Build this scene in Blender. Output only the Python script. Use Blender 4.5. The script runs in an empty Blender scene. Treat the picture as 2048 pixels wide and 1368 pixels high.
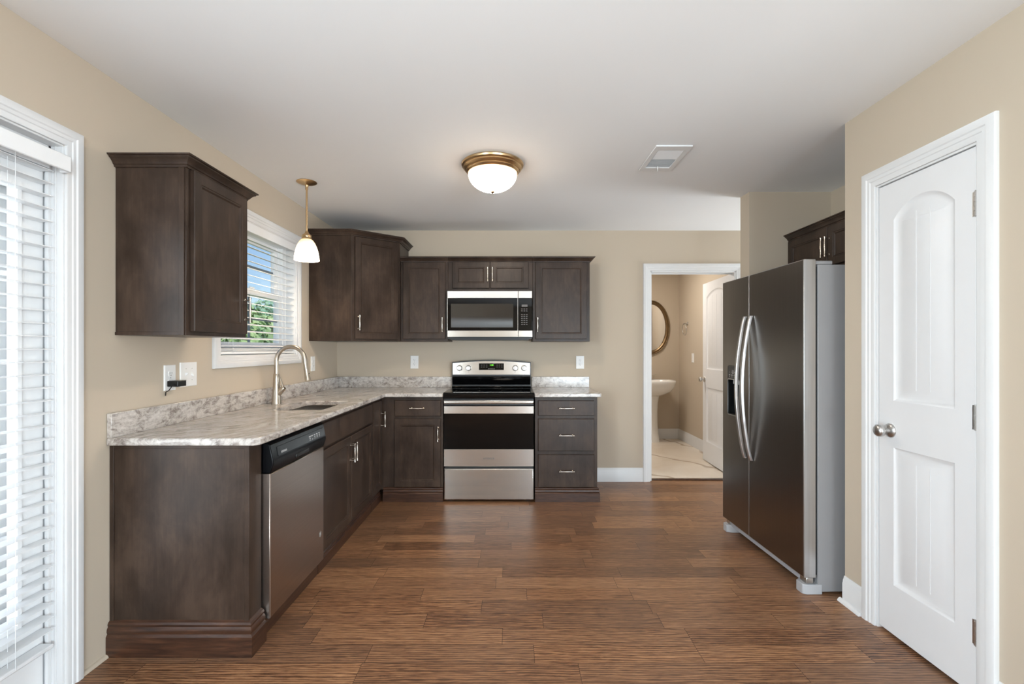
import bpy, bmesh, math, random
from mathutils import Vector, Matrix
from mathutils.geometry import tessellate_polygon

PI = math.pi
R = math.radians
SC = bpy.context.scene
COL = SC.collection
random.seed(7)

# ------------------------------------------------------------------ camera, world, lights, exposure
cam_data = bpy.data.cameras.new('camera')
cam = bpy.data.objects.new('camera', cam_data)
COL.objects.link(cam)
cam.location = (0.0, 0.0, 1.293)
cam.rotation_euler = (R(90), 0, 0)
cam_data.sensor_width = 36.0
cam_data.lens = 36.0 * 950.0 / 2048.0
cam_data.shift_y = 13.0 / 2048.0
cam_data.clip_start = 0.02
cam_data.clip_end = 400
SC.camera = cam

SC.view_settings.view_transform = 'Standard'
SC.view_settings.look = 'None'
SC.view_settings.gamma = 1.0
SC.view_settings.use_curve_mapping = False
SC.view_settings.exposure = 0.14

world = bpy.data.worlds.new('world')
SC.world = world
world.use_nodes = True
wn = world.node_tree.nodes
wl = world.node_tree.links
wn.clear()
wo = wn.new('ShaderNodeOutputWorld')
wb = wn.new('ShaderNodeBackground')
ws = wn.new('ShaderNodeTexSky')
ws.sky_type = 'NISHITA'
ws.sun_disc = False
ws.sun_elevation = R(52)
ws.sun_rotation = R(60)
ws.air_density = 1.0
ws.dust_density = 0.1
ws.ozone_density = 3.5
wb.inputs['Strength'].default_value = 0.15
wl.new(ws.outputs[0], wb.inputs[0])
wl.new(wb.outputs[0], wo.inputs[0])

def light(name, kind, loc, rot, energy, color=(1, 1, 1), **kw):
    d = bpy.data.lights.new(name, kind)
    d.energy = energy
    d.color = color
    for k, v in kw.items():
        setattr(d, k, v)
    o = bpy.data.objects.new(name, d)
    o.location = loc
    o.rotation_euler = rot
    COL.objects.link(o)
    return o

light('sun', 'SUN', (1, -5, 9), Vector((0.16, -0.75, 0.95)).to_track_quat('Z', 'Y').to_euler(), 3.4, (1, 0.96, 0.9), angle=R(0.6))
# added fill lamps at invented windows of the unseen room behind the photographer
for wx in (1.75, 3.35):
    light('added_rear_fill', 'AREA', (wx, -4.35, 0.95), (R(112), 0, 0), 175, (0.77, 0.90, 1.0),
          shape='RECTANGLE', size=1.3, size_y=1.8)
# added fill at invented side and left windows, then daylight at the patio door
light('added_side_fill', 'AREA', (4.35, -1.9, 1.4), (R(100), 0, R(90)), 85, (0.80, 0.91, 1.0),
      shape='RECTANGLE', size=2.2, size_y=1.6)
light('added_left_fill', 'AREA', (-1.75, -0.95, 1.3), (R(108), 0, R(-90)), 150, (0.78, 0.91, 1.0),
      shape='RECTANGLE', size=1.3, size_y=1.7)
light('daylight_patio_door', 'AREA', (-1.93, 1.20, 1.1), (R(90), 0, R(-90)), 24, (0.84, 0.93, 1.0),
      shape='RECTANGLE', size=0.58, size_y=1.8)
# daylight from the end of the hall on the right
light('hall_daylight', 'AREA', (3.56, 4.1, 1.35), (R(108), 0, R(90)), 60, (0.86, 0.94, 1.0), shape='RECTANGLE', size=0.8, size_y=1.5)
# unseen bathroom lamp, placed mid-room to brighten its floor and open door
light('bathroom_light', 'AREA', (1.45, 5.75, 2.38), (0, R(-14), 0), 16, (1.0, 0.93, 0.84),
      shape='RECTANGLE', size=0.5, size_y=0.25)

# ------------------------------------------------------------------ material helpers
def s2l(c):
    return tuple((x / 255.0 / 12.92) if x / 255.0 <= 0.04045 else ((x / 255.0 + 0.055) / 1.055) ** 2.4 for x in c) + (1.0,)

class NT:
    """a small helper over one node tree"""
    def __init__(self, name):
        self.m = bpy.data.materials.new(name)
        self.m.use_nodes = True
        self.t = self.m.node_tree
        self.b = self.t.nodes['Principled BSDF']
        self.out = self.t.nodes['Material Output']
    def n(self, typ, **kw):
        x = self.t.nodes.new(typ)
        for k, v in kw.items():
            setattr(x, k, v)
        return x
    def link(self, a, b):
        self.t.links.new(a, b)
    def put(self, node, idx, v):
        if hasattr(v, 'is_output') or isinstance(v, bpy.types.NodeSocket):
            self.link(v, node.inputs[idx])
        else:
            node.inputs[idx].default_value = v
    def math(self, op, a, b=0.0, c=0.0):
        x = self.n('ShaderNodeMath', operation=op)
        self.put(x, 0, a); self.put(x, 1, b); self.put(x, 2, c)
        return x.outputs[0]
    def coord(self, which='Object'):
        if which == 'World':
            return self.n('ShaderNodeNewGeometry').outputs['Position']
        return self.n('ShaderNodeTexCoord').outputs[which]
    def mapping(self, v, scale=(1, 1, 1), rot=(0, 0, 0), loc=(0, 0, 0)):
        x = self.n('ShaderNodeMapping')
        self.link(v, x.inputs[0])
        x.inputs[1].default_value = loc; x.inputs[2].default_value = rot; x.inputs[3].default_value = scale
        return x.outputs[0]
    def noise(self, v, scale=5, detail=4, rough=0.55, dist=0.0):
        x = self.n('ShaderNodeTexNoise')
        self.link(v, x.inputs['Vector'])
        x.inputs['Scale'].default_value = scale; x.inputs['Detail'].default_value = detail
        x.inputs['Roughness'].default_value = rough; x.inputs['Distortion'].default_value = dist
        return x.outputs[0]
    def ramp(self, f, stops, interp='LINEAR'):
        x = self.n('ShaderNodeValToRGB')
        x.color_ramp.interpolation = interp
        e = x.color_ramp.elements
        while len(e) < len(stops):
            e.new(0.5)
        for i, (p, c) in enumerate(stops):
            e[i].position = p
            e[i].color = c if len(c) == 4 else tuple(c) + (1.0,)
        self.link(f, x.inputs[0])
        return x.outputs[0]
    def mix(self, f, a, b, blend='MIX'):
        x = self.n('ShaderNodeMix', data_type='RGBA', blend_type=blend)
        self.put(x, 0, f); self.put(x, 6, a); self.put(x, 7, b)
        return x.outputs[2]
    def bump(self, h, strength=0.2, dist=0.002):
        x = self.n('ShaderNodeBump')
        x.inputs['Strength'].default_value = strength; x.inputs['Distance'].default_value = dist
        self.link(h, x.inputs['Height'])
        self.link(x.outputs[0], self.b.inputs['Normal'])
    def base(self, c):
        self.put(self.b, 'Base Color', c)
    def set(self, **kw):
        for k, v in kw.items():
            self.put(self.b, k.replace('_', ' '), v)
        return self

def plain(name, rgb, rough=0.5, metal=0.0, spec=0.5, vary=0.04, scale=9.0, bump=0.0, **kw):
    """a paint, plastic or metal with faint unevenness in its colour"""
    t = NT(name)
    c = s2l(rgb)
    n = t.noise(t.coord('Object'), scale, 3)
    lo = tuple(x * (1 - vary) for x in c[:3]) + (1,)
    hi = tuple(min(1, x * (1 + vary)) for x in c[:3]) + (1,)
    t.base(t.ramp(n, [(0.3, lo), (0.7, hi)]))
    t.set(Roughness=rough, Metallic=metal)
    t.b.inputs['Specular IOR Level'].default_value = spec
    if bump:
        t.bump(t.noise(t.coord('Object'), 180, 2), bump, 0.001)
    for k, v in kw.items():
        t.b.inputs[k.replace('_', ' ')].default_value = v
    return t.m

def brushed(name, rgb, rough=0.28, axis='x', streak=0.10, aniso=0.0):
    t = NT(name)
    c = s2l(rgb)
    sc = (1.5, 60, 300) if axis == 'x' else (300, 60, 1.5)
    n = t.noise(t.mapping(t.coord('Object'), sc), 1.0, 3)
    t.base(t.ramp(n, [(0.25, tuple(x * (1 - streak) for x in c[:3]) + (1,)), (0.75, tuple(min(1, x * (1 + streak)) for x in c[:3]) + (1,))]))
    t.set(Metallic=1.0)
    rr = t.n('ShaderNodeMapRange')
    t.link(n, rr.inputs[0])
    rr.inputs[3].default_value = rough - 0.02; rr.inputs[4].default_value = rough + 0.03
    t.link(rr.outputs[0], t.b.inputs['Roughness'])
    t.b.inputs['Anisotropic'].default_value = aniso
    return t.m

def cabinet_wood():
    t = NT('espresso_stained_maple')
    co = t.coord('Object')
    big = t.noise(t.mapping(co, (3.0, 3.0, 1.6)), 2.2, 6, 0.62, 0.3)
    grain = t.noise(t.mapping(co, (34, 34, 2.2)), 2.0, 5, 0.6, 0.4)
    f = t.math('ADD', t.math('MULTIPLY', big, 0.78), t.math('MULTIPLY', grain, 0.22))
    t.base(t.ramp(f, [(0.36, s2l((46, 35, 28))), (0.5, s2l((60, 47, 39))), (0.64, s2l((75, 60, 50)))]))
    rr = t.n('ShaderNodeMapRange')
    t.link(big, rr.inputs[0])
    rr.inputs[1].default_value = 0.3; rr.inputs[2].default_value = 0.7
    rr.inputs[3].default_value = 0.30; rr.inputs[4].default_value = 0.38
    t.link(rr.outputs[0], t.b.inputs['Roughness'])
    t.b.inputs['Specular IOR Level'].default_value = 0.24
    t.bump(grain, 0.05, 0.001)
    return t.m

def moulding_wood():
    t = NT('red_brown_stained_moulding')
    co = t.coord('World')
    grain = t.noise(t.mapping(co, (3.5, 3.5, 40)), 2.0, 6, 0.6, 0.6)
    t.base(t.ramp(grain, [(0.3, s2l((44, 28, 21))), (0.55, s2l((70, 45, 32))), (0.75, s2l((92, 61, 43)))]))
    t.set(Roughness=0.32)
    return t.m

def floor_wood():
    t = NT('hickory_plank_floor')
    pos = t.coord('World')
    sep = t.n('ShaderNodeSeparateXYZ')
    t.link(pos, sep.inputs[0])
    x, y = sep.outputs[0], sep.outputs[1]
    W = 0.122
    yr = t.math('DIVIDE', y, W)
    row = t.math('FLOOR', yr)
    fy = t.math('FRACT', yr)
    wn1 = t.n('ShaderNodeTexWhiteNoise', noise_dimensions='1D')
    t.link(row, wn1.inputs['W'])
    length = t.math('ADD', t.math('MULTIPLY', wn1.outputs[0], 0.35), 0.55)
    wn2 = t.n('ShaderNodeTexWhiteNoise', noise_dimensions='1D')
    t.link(t.math('ADD', row, 37.3), wn2.inputs['W'])
    xr = t.math('DIVIDE', t.math('ADD', x, t.math('MULTIPLY', wn2.outputs[0], 7.0)), length)
    col = t.math('FLOOR', xr)
    fx = t.math('FRACT', xr)
    cmb = t.n('ShaderNodeCombineXYZ')
    t.link(row, cmb.inputs[0]); t.link(col, cmb.inputs[1])
    wn3 = t.n('ShaderNodeTexWhiteNoise', noise_dimensions='3D')
    t.link(cmb.outputs[0], wn3.inputs['Vector'])
    rnd = wn3.outputs[0]
    rcol = wn3.outputs[1]
    # grain, shifted from plank to plank
    off = t.n('ShaderNodeVectorMath', operation='MULTIPLY_ADD')
    t.link(rcol, off.inputs[0]); off.inputs[1].default_value = (9, 9, 9); t.link(pos, off.inputs[2])
    pv = off.outputs[0]
    g1 = t.noise(t.mapping(pv, (2.2, 14, 1)), 2.6, 8, 0.66, 1.8)
    g2 = t.noise(t.mapping(pv, (8, 60, 1)), 2.0, 6, 0.7, 0.5)
    cat = t.n('ShaderNodeTexWave', wave_type='BANDS', bands_direction='Y')
    t.link(t.mapping(pv, (0.9, 7.5, 1)), cat.inputs[0])
    cat.inputs['Scale'].default_value = 3.2; cat.inputs['Distortion'].default_value = 9.0
    cat.inputs['Detail'].default_value = 3.0; cat.inputs['Detail Scale'].default_value = 1.1
    cat.inputs['Detail Roughness'].default_value = 0.6
    f = t.math('ADD', t.math('MULTIPLY', g1, 0.5), t.math('MULTIPLY', g2, 0.3))
    f = t.math('ADD', f, t.math('MULTIPLY', cat.outputs[1], 0.22))
    f = t.math('ADD', f, t.math('MULTIPLY', t.math('SUBTRACT', rnd, 0.5), 0.17))
    c = t.ramp(f, [(0.26, s2l((60, 39, 27))), (0.41, s2l((104, 71, 49))), (0.54, s2l((142, 101, 71))), (0.72, s2l((174, 132, 96)))])
    # a few planks run greyer or redder than the rest
    sepc = t.n('ShaderNodeSeparateColor')
    t.link(rcol, sepc.inputs[0])
    c = t.mix(t.math('MULTIPLY', sepc.outputs[1], 0.42), c, s2l((112, 87, 70)))
    gy = t.math('MINIMUM', fy, t.math('SUBTRACT', 1.0, fy))
    gx = t.math('MULTIPLY', t.math('MINIMUM', fx, t.math('SUBTRACT', 1.0, fx)), t.math('DIVIDE', length, W))
    gap = t.math('LESS_THAN', t.math('MINIMUM', gy, gx), 0.0085)
    c = t.mix(t.math('MULTIPLY', gap, 0.72), c, s2l((24, 14, 10)))
    t.base(c)
    rr = t.n('ShaderNodeMapRange')
    t.link(g2, rr.inputs[0])
    rr.inputs[3].default_value = 0.29; rr.inputs[4].default_value = 0.42
    t.link(rr.outputs[0], t.b.inputs['Roughness'])
    t.b.inputs['Specular IOR Level'].default_value = 0.45
    t.bump(t.math('SUBTRACT', g2, t.math('MULTIPLY', gap, 1.5)), 0.16, 0.0015)
    return t.m

def granite():
    t = NT('grey_veined_granite')
    co = t.coord('World')
    flow = t.mapping(co, (1.0, 1.0, 1.6), (0, 0, R(28)))
    warp = t.noise(flow, 2.0, 4, 0.55, 0.6)
    v = t.n('ShaderNodeVectorMath', operation='MULTIPLY_ADD')
    cmb = t.n('ShaderNodeCombineXYZ')
    t.link(warp, cmb.inputs[0]); t.link(warp, cmb.inputs[1])
    t.link(cmb.outputs[0], v.inputs[0]); v.inputs[1].default_value = (0.35, 0.35, 0.2); t.link(flow, v.inputs[2])
    streak = t.noise(t.mapping(v.outputs[0], (20, 3.2, 14)), 1.5, 8, 0.70, 0.5)
    patch = t.noise(v.outputs[0], 8.5, 8, 0.72, 0.3)
    speck = t.noise(co, 95, 5, 0.75)
    f = t.math('ADD', t.math('MULTIPLY', streak, 0.56), t.math('MULTIPLY', patch, 0.26))
    f = t.math('ADD', f, t.math('MULTIPLY', speck, 0.18))
    c = t.ramp(f, [(0.33, s2l((84, 76, 71))), (0.43, s2l((146, 136, 129))), (0.50, s2l((188, 180, 173))), (0.60, s2l((214, 208, 202))), (0.7, s2l((228, 224, 219)))])
    dots = t.ramp(speck, [(0.30, (1, 1, 1, 1)), (0.38, (0, 0, 0, 1))])
    mask = t.ramp(patch, [(0.40, (1, 1, 1, 1)), (0.56, (0, 0, 0, 1))])
    dk = t.math('MULTIPLY', t.math('MULTIPLY', dots, mask), 0.75)
    t.base(t.mix(dk, c, s2l((72, 64, 60))))
    t.set(Roughness=0.16)
    return t.m

def marble():
    t = NT('beige_marble_tile')
    co = t.coord('World')
    n = t.noise(co, 1.6, 5, 0.6, 0.8)
    w = t.n('ShaderNodeTexWave', wave_type='BANDS', bands_direction='DIAGONAL')
    t.link(co, w.inputs[0])
    w.inputs['Scale'].default_value = 0.42; w.inputs['Distortion'].default_value = 9.0
    w.inputs['Detail'].default_value = 4.0; w.inputs['Detail Scale'].default_value = 1.3
    vein = t.ramp(w.outputs[1], [(0.0, (1, 1, 1, 1)), (0.02, (0, 0, 0, 1))])
    c = t.ramp(n, [(0.3, s2l((228, 214, 196))), (0.7, s2l((242, 232, 219)))])
    t.base(t.mix(t.math('MULTIPLY', vein, 0.6), c, s2l((150, 125, 96))))
    t.set(Roughness=0.25)
    return t.m

def emitter(name, rgb, strength, fade=None, rough=0.3):
    """frosted lamp glass; fade = (z0, z1, k): dimmer by the factor k at height z0 than at z1 (object coordinates)"""
    t = NT(name)
    t.base(s2l(rgb))
    t.set(Roughness=rough)
    t.b.inputs['Emission Color'].default_value = s2l(rgb)
    if fade:
        sep = t.n('ShaderNodeSeparateXYZ')
        t.link(t.coord('Object'), sep.inputs[0])
        mr = t.n('ShaderNodeMapRange')
        t.link(sep.outputs[2], mr.inputs[0])
        mr.inputs[1].default_value = fade[0]; mr.inputs[2].default_value = fade[1]
        u = mr.outputs[0]
        t.link(t.math('ADD', t.math('MULTIPLY', t.math('POWER', u, 2.0), strength), fade[2]), t.b.inputs['Emission Strength'])
        t.link(t.ramp(u, [(0.0, s2l((255, 196, 124))), (0.5, s2l(rgb))]), t.b.inputs['Emission Color'])
    else:
        t.b.inputs['Emission Strength'].default_value = strength
    return t.m

def glass_mat():
    t = NT('window_glass')
    tr = t.n('ShaderNodeBsdfTransparent')
    gl = t.n('ShaderNodeBsdfGlossy')
    gl.inputs['Roughness'].default_value = 0.02
    mx = t.n('ShaderNodeMixShader')
    mx.inputs[0].default_value = 0.06; t.link(tr.outputs[0], mx.inputs[1]); t.link(gl.outputs[0], mx.inputs[2])
    t.link(mx.outputs[0], t.out.inputs[0])
    return t.m

def leaf_mat(name, a, b):
    t = NT(name)
    n = t.noise(t.coord('Object'), 3.0, 4)
    t.base(t.ramp(n, [(0.35, s2l(a)), (0.65, s2l(b))]))
    t.set(Roughness=0.6)
    return t.m

M = {}
M['wall'] = plain('beige_wall_paint', (195, 181, 162), 0.75, vary=0.012, scale=1.5, bump=0.04)
M['ceiling'] = plain('white_ceiling_paint', (238, 238, 238), 0.85, vary=0.01, scale=1.2, bump=0.06)
M['trim'] = plain('white_semigloss_paint', (224, 224, 224), 0.38, vary=0.01)
M['door'] = plain('white_door_paint', (226, 226, 227), 0.42, vary=0.01)
M['cab'] = cabinet_wood()
M['mould'] = moulding_wood()
M['floor'] = floor_wood()
M['granite'] = granite()
M['marble'] = marble()
M['steel'] = brushed('brushed_stainless_steel', (200, 196, 191), 0.18, 'x', 0.04)
M['steel_v'] = brushed('brushed_steel_edge', (205, 205, 206), 0.3, 'z')
M['fridgesteel'] = brushed('steel_with_dark_reflection', (138, 133, 129), 0.3, 'z', 0.05)  # stainless doors, with their dark reflections put into the colour
M['dwsteel'] = brushed('dishwasher_steel', (168, 156, 147), 0.30, 'x', 0.06)
M['sink'] = brushed('sink_steel', (222, 219, 215), 0.36, 'x')
M['nickel'] = plain('brushed_nickel', (192, 182, 168), 0.3, 1.0)
M['chrome'] = plain('satin_nickel', (200, 198, 195), 0.3, 1.0)
M['bronze'] = plain('antique_brass', (206, 176, 134), 0.3, 1.0, vary=0.06, scale=14)
M['pull'] = plain('warm_nickel_pull', (205, 196, 184), 0.24, 1.0)
M['blackglass'] = plain('black_glass', (7, 7, 8), 0.04, spec=0.26)
M['black'] = plain('black_plastic', (16, 17, 19), 0.35)
M['dwblack'] = plain('black_dishwasher_panel', (7, 8, 11), 0.3, spec=0.18)
M['darkgrey'] = plain('dark_grey_plastic', (52, 50, 49), 0.4)
M['fridgegrey'] = plain('grey_fridge_side', (150, 149, 150), 0.42, 0.0, vary=0.01)
M['fridgelight'] = plain('light_grey_plastic', (176, 177, 180), 0.42)
M['white'] = plain('white_plastic', (236, 235, 233), 0.35, vary=0.01)
M['slat'] = plain('white_blind_slat', (238, 239, 240), 0.45, vary=0.01)
M['vinyl'] = plain('white_vinyl', (240, 240, 240), 0.4, vary=0.01)
M['muntin'] = plain('silhouette_grey_grille_bar', (112, 122, 130), 0.5)  # backlit silhouette tone of the bars put into the colour
M['porcelain'] = plain('white_porcelain', (240, 238, 235), 0.12, vary=0.01)
M['mirror'] = plain('mirror_silver', (235, 235, 235), 0.02, 1.0, vary=0.0)
M['mirrorframe'] = plain('bronze_mirror_frame', (120, 98, 70), 0.35, 0.8, vary=0.15, scale=25)
M['glass'] = glass_mat()
M['print'] = plain('light_grey_print', (196, 196, 196), 0.5)
M['key'] = plain('grey_key_print', (96, 92, 90), 0.5)
M['mwglass'] = plain('smoky_oven_window', (40, 38, 36), 0.08, spec=0.8)
M['slot'] = plain('dark_slot', (60, 58, 56), 0.6)
M['duct'] = plain('pale_duct_lining', (205, 205, 204), 0.8)  # even pale grey sheet behind the louvres
M['bowl'] = emitter('frosted_lamp_bowl', (255, 241, 222), 84.0, (-0.058, -0.16, 1.0))
M['shade'] = emitter('frosted_pendant_shade', (255, 236, 210), 6.0, (0.14, 0.0, 0.9))
M['digits'] = emitter('green_display_digits', (110, 230, 50), 1.6)
M['grass'] = leaf_mat('lawn', (86, 120, 48), (120, 150, 66))
M['leafa'] = leaf_mat('haze_lightened_leaves', (140, 176, 118), (186, 208, 150))  # both leaf colours lightened to carry outdoor glare and haze
M['leafb'] = leaf_mat('haze_lightened_bluish_leaves', (120, 168, 142), (172, 204, 168))
M['bark'] = plain('tree_bark', (92, 78, 64), 0.9, vary=0.2)
M['deck'] = plain('weathered_deck_wood', (150, 132, 116), 0.8, vary=0.15)

# ------------------------------------------------------------------ mesh helpers
class MB:
    def __init__(self):
        self.v, self.f = [], []
    def add(self, vs, fs, mx=None):
        b = len(self.v)
        for p in vs:
            p = Vector(p)
            self.v.append(mx @ p if mx is not None else p)
        self.f.extend([tuple(b + i for i in f) for f in fs])
        return self
    def box(self, x0, x1, y0, y1, z0, z1, mx=None):
        x0, x1 = min(x0, x1), max(x0, x1); y0, y1 = min(y0, y1), max(y0, y1); z0, z1 = min(z0, z1), max(z0, z1)
        vs = [(x0, y0, z0), (x1, y0, z0), (x1, y1, z0), (x0, y1, z0), (x0, y0, z1), (x1, y0, z1), (x1, y1, z1), (x0, y1, z1)]
        return self.add(vs, [(0, 3, 2, 1), (4, 5, 6, 7), (0, 1, 5, 4), (1, 2, 6, 5), (2, 3, 7, 6), (3, 0, 4, 7)], mx)
    def tube(self, pts, rad, seg=12, caps=True, squash=1.0):
        pts = [Vector(p) for p in pts]
        n = len(pts)
        if not isinstance(rad, (list, tuple)):
            rad = [rad] * n
        tg = [((pts[min(i + 1, n - 1)] - pts[max(i - 1, 0)]).normalized()) for i in range(n)]
        ref = Vector((0, 0, 1)) if abs(tg[0].z) < 0.9 else Vector((1, 0, 0))
        u = tg[0].cross(ref).normalized()
        vs, fs = [], []
        for i in range(n):
            u = (u - tg[i] * u.dot(tg[i])).normalized()
            w = tg[i].cross(u)
            for k in range(seg):
                a = 2 * PI * k / seg
                vs.append(pts[i] + (u * math.cos(a) + w * math.sin(a) * squash) * rad[i])
        for i in range(n - 1):
            for k in range(seg):
                k2 = (k + 1) % seg
                fs.append((i * seg + k, i * seg + k2, (i + 1) * seg + k2, (i + 1) * seg + k))
        if caps:
            fs.append(tuple(range(seg - 1, -1, -1)))
            fs.append(tuple((n - 1) * seg + k for k in range(seg)))
        return self.add(vs, fs)
    def lathe(self, prof, c=(0, 0, 0), seg=40, mx=None, sx=1.0, sy=1.0):
        """prof: (radius, height) from one end to the other, around z through c"""
        vs, fs = [], []
        n = len(prof)
        for r, z in prof:
            for k in range(seg):
                a = 2 * PI * k / seg
                vs.append((c[0] + r * math.cos(a) * sx, c[1] + r * math.sin(a) * sy, c[2] + z))
        for i in range(n - 1):
            for k in range(seg):
                k2 = (k + 1) % seg
                fs.append((i * seg + k, i * seg + k2, (i + 1) * seg + k2, (i + 1) * seg + k))
        if prof[0][0] > 1e-5:
            fs.append(tuple(range(seg - 1, -1, -1)))
        if prof[-1][0] > 1e-5:
            fs.append(tuple((n - 1) * seg + k for k in range(seg)))
        return self.add(vs, fs, mx)
    def prism(self, outline, z0, z1, holes=(), mp=None):
        """an outline in (a, b) with holes, from z0 to z1; mp maps (a, b, z) to a point"""
        mp = mp or (lambda a, b, z: (a, b, z))
        loops = [list(outline)] + [list(h) for h in holes]
        flat = [p for l in loops for p in l]
        n = len(flat)
        tris = tessellate_polygon([[Vector((p[0], p[1], 0)) for p in l] for l in loops])
        vs = [mp(p[0], p[1], z0) for p in flat] + [mp(p[0], p[1], z1) for p in flat]
        fs = [tuple(t) for t in tris] + [tuple(i + n for i in reversed(t)) for t in tris]
        s = 0
        for l in loops:
            k = len(l)
            for i in range(k):
                j = (i + 1) % k
                fs.append((s + i, s + j, n + s + j, n + s + i))
            s += k
        return self.add(vs, fs)
    def sweep(self, path, prof, mp, closed=False):
        """prof points (t, h): t to the right of the path's direction, h along the mapped third axis; mitred corners"""
        n = len(path)
        offs = []
        for i in range(n):
            ds = []
            if closed or i > 0:
                ds.append((Vector(path[i]) - Vector(path[i - 1])).normalized())
            if closed or i < n - 1:
                ds.append((Vector(path[(i + 1) % n]) - Vector(path[i])).normalized())
            ns = [Vector((d.y, -d.x)) for d in ds]
            if len(ns) == 1:
                offs.append(ns[0])
            else:
                m = ns[0] + ns[1]
                offs.append(m / max(1e-6, 1 + ns[0].dot(ns[1])))
        k = len(prof)
        vs, fs = [], []
        for i in range(n):
            for t, h in prof:
                vs.append(mp(path[i][0] + offs[i].x * t, path[i][1] + offs[i].y * t, h))
        for i in range(n if closed else n - 1):
            j = (i + 1) % n
            for q in range(k):
                q2 = (q + 1) % k
                fs.append((i * k + q, i * k + q2, j * k + q2, j * k + q))
        if not closed:
            fs.append(tuple(range(k)))
            fs.append(tuple((n - 1) * k + q for q in reversed(range(k))))
        return self.add(vs, fs)
    def slab(self, x0, x1, z0, z1, y, t, outlines=(), steps=(), edge=0.003, fill=True):
        """a board facing -y (front at y, back at y + t) with moulded panels inside the outlines"""
        o = [(x0 + edge, z0 + edge), (x1 - edge, z0 + edge), (x1 - edge, z1 - edge), (x0 + edge, z1 - edge)]
        e = [(x0, z0), (x1, z0), (x1, z1), (x0, z1)]
        loops = [o] + [list(l) for l in outlines]
        flat = [p for l in loops for p in l]
        tris = tessellate_polygon([[Vector((p[0], p[1], 0)) for p in l] for l in loops])
        vs = [(p[0], y, p[1]) for p in flat]
        fs = [tuple(t_) for t_ in tris]
        b = len(vs)
        vs += [(p[0], y + edge, p[1]) for p in e] + [(p[0], y + t, p[1]) for p in e]
        for i in range(4):
            j = (i + 1) % 4
            fs.append((i, j, b + j, b + i))
            fs.append((b + i, b + j, b + 4 + j, b + 4 + i))
        if fill:
            fs.append((b + 7, b + 6, b + 5, b + 4))
        s = 4
        for l in outlines:
            k = len(l)
            cur = [s + i for i in range(k)]
            for ins, dep in steps:
                nl = offset(l, ins)
                nb = len(vs)
                vs += [(p[0], y + dep, p[1]) for p in nl]
                for i in range(k):
                    j = (i + 1) % k
                    fs.append((cur[i], cur[j], nb + j, nb + i))
                cur = [nb + i for i in range(k)]
            if steps:
                fs.append(tuple(cur))
            s += k
        return self.add(vs, fs)
    def obj(self, name, mat, parent=None, smooth=35, bevel=0.0, seg=2, label=None):
        me = bpy.data.meshes.new(name)
        me.from_pydata([tuple(p) for p in self.v], [], self.f)
        bm = bmesh.new()
        bm.from_mesh(me)
        bmesh.ops.recalc_face_normals(bm, faces=bm.faces[:])
        bm.to_mesh(me)
        bm.free()
        me.materials.append(M[mat] if isinstance(mat, str) else mat)
        if smooth:
            me.polygons.foreach_set('use_smooth', [True] * len(me.polygons))
            me.set_sharp_from_angle(angle=R(smooth))
        o = bpy.data.objects.new(name, me)
        COL.objects.link(o)
        if parent is not None:
            o.parent = parent
        if bevel:
            md = o.modifiers.new('bevel', 'BEVEL')
            md.width = bevel; md.segments = seg; md.limit_method = 'ANGLE'; md.angle_limit = R(40)
        if label:
            o['label'] = label
        return o

def offset(loop, d):
    """a closed loop moved inwards by d (counter-clockwise loops)"""
    n = len(loop)
    out = []
    for i in range(n):
        p = Vector(loop[i])
        a = (p - Vector(loop[i - 1])).normalized()
        b = (Vector(loop[(i + 1) % n]) - p).normalized()
        na, nb = Vector((-a.y, a.x)), Vector((-b.y, b.x))
        m = (na + nb) / max(1e-6, 1 + na.dot(nb))
        out.append((p.x + m.x * d, p.y + m.y * d))
    return out

def rect(x0, x1, z0, z1):
    return [(x0, z0), (x1, z0), (x1, z1), (x0, z1)]

def rrect(x0, x1, y0, y1, r, n=6):
    out = []
    for cx, cy, a0 in ((x1 - r, y0 + r, -90), (x1 - r, y1 - r, 0), (x0 + r, y1 - r, 90), (x0 + r, y0 + r, 180)):
        for i in range(n + 1):
            a = R(a0 + 90 * i / n)
            out.append((cx + r * math.cos(a), cy + r * math.sin(a)))
    return out

def tag(o, label=None, cat=None, group=None, kind=None):
    if label: o['label'] = label
    if cat: o['category'] = cat
    if group: o['group'] = group
    if kind: o['kind'] = kind
    return o

def thing(name, label, cat, loc=(0, 0, 0), rotz=0.0, group=None):
    o = bpy.data.objects.new(name, None)
    o.empty_display_size = 0.05
    o.location = loc
    o.rotation_euler = (0, 0, rotz)
    COL.objects.link(o)
    return tag(o, label, cat, group)

def struct(mb, name, mat, parent=None, **kw):
    o = mb.obj(name, mat, parent, **kw)
    if parent is None:
        o['kind'] = 'structure'
    return o

def struct_root(name, loc=(0, 0, 0), rotz=0.0):
    o = bpy.data.objects.new(name, None)
    o.empty_display_size = 0.05
    o.location = loc
    o.rotation_euler = (0, 0, rotz)
    COL.objects.link(o)
    o['kind'] = 'structure'
    return o

def lettering(parent, body, size, loc, rot, mat, align='CENTER', name='lettering'):
    cu = bpy.data.curves.new(name, 'FONT')
    cu.body = body
    cu.size = size
    cu.align_x = align
    cu.align_y = 'CENTER'
    cu.extrude = 0.0004
    cu.space_character = 1.08
    cu.materials.append(M[mat])
    tmp = bpy.data.objects.new(name, cu)
    COL.objects.link(tmp)
    bpy.context.view_layer.update()
    me = bpy.data.meshes.new_from_object(tmp.evaluated_get(bpy.context.evaluated_depsgraph_get()))
    bpy.data.objects.remove(tmp)
    me.name = name
    me.materials.clear()
    me.materials.append(M[mat])
    o = bpy.data.objects.new(name, me)
    COL.objects.link(o)
    o.location = loc
    o.rotation_euler = rot
    o.parent = parent
    return o

FRONT = (R(90), 0, 0)     # text standing upright and facing local -y

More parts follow.
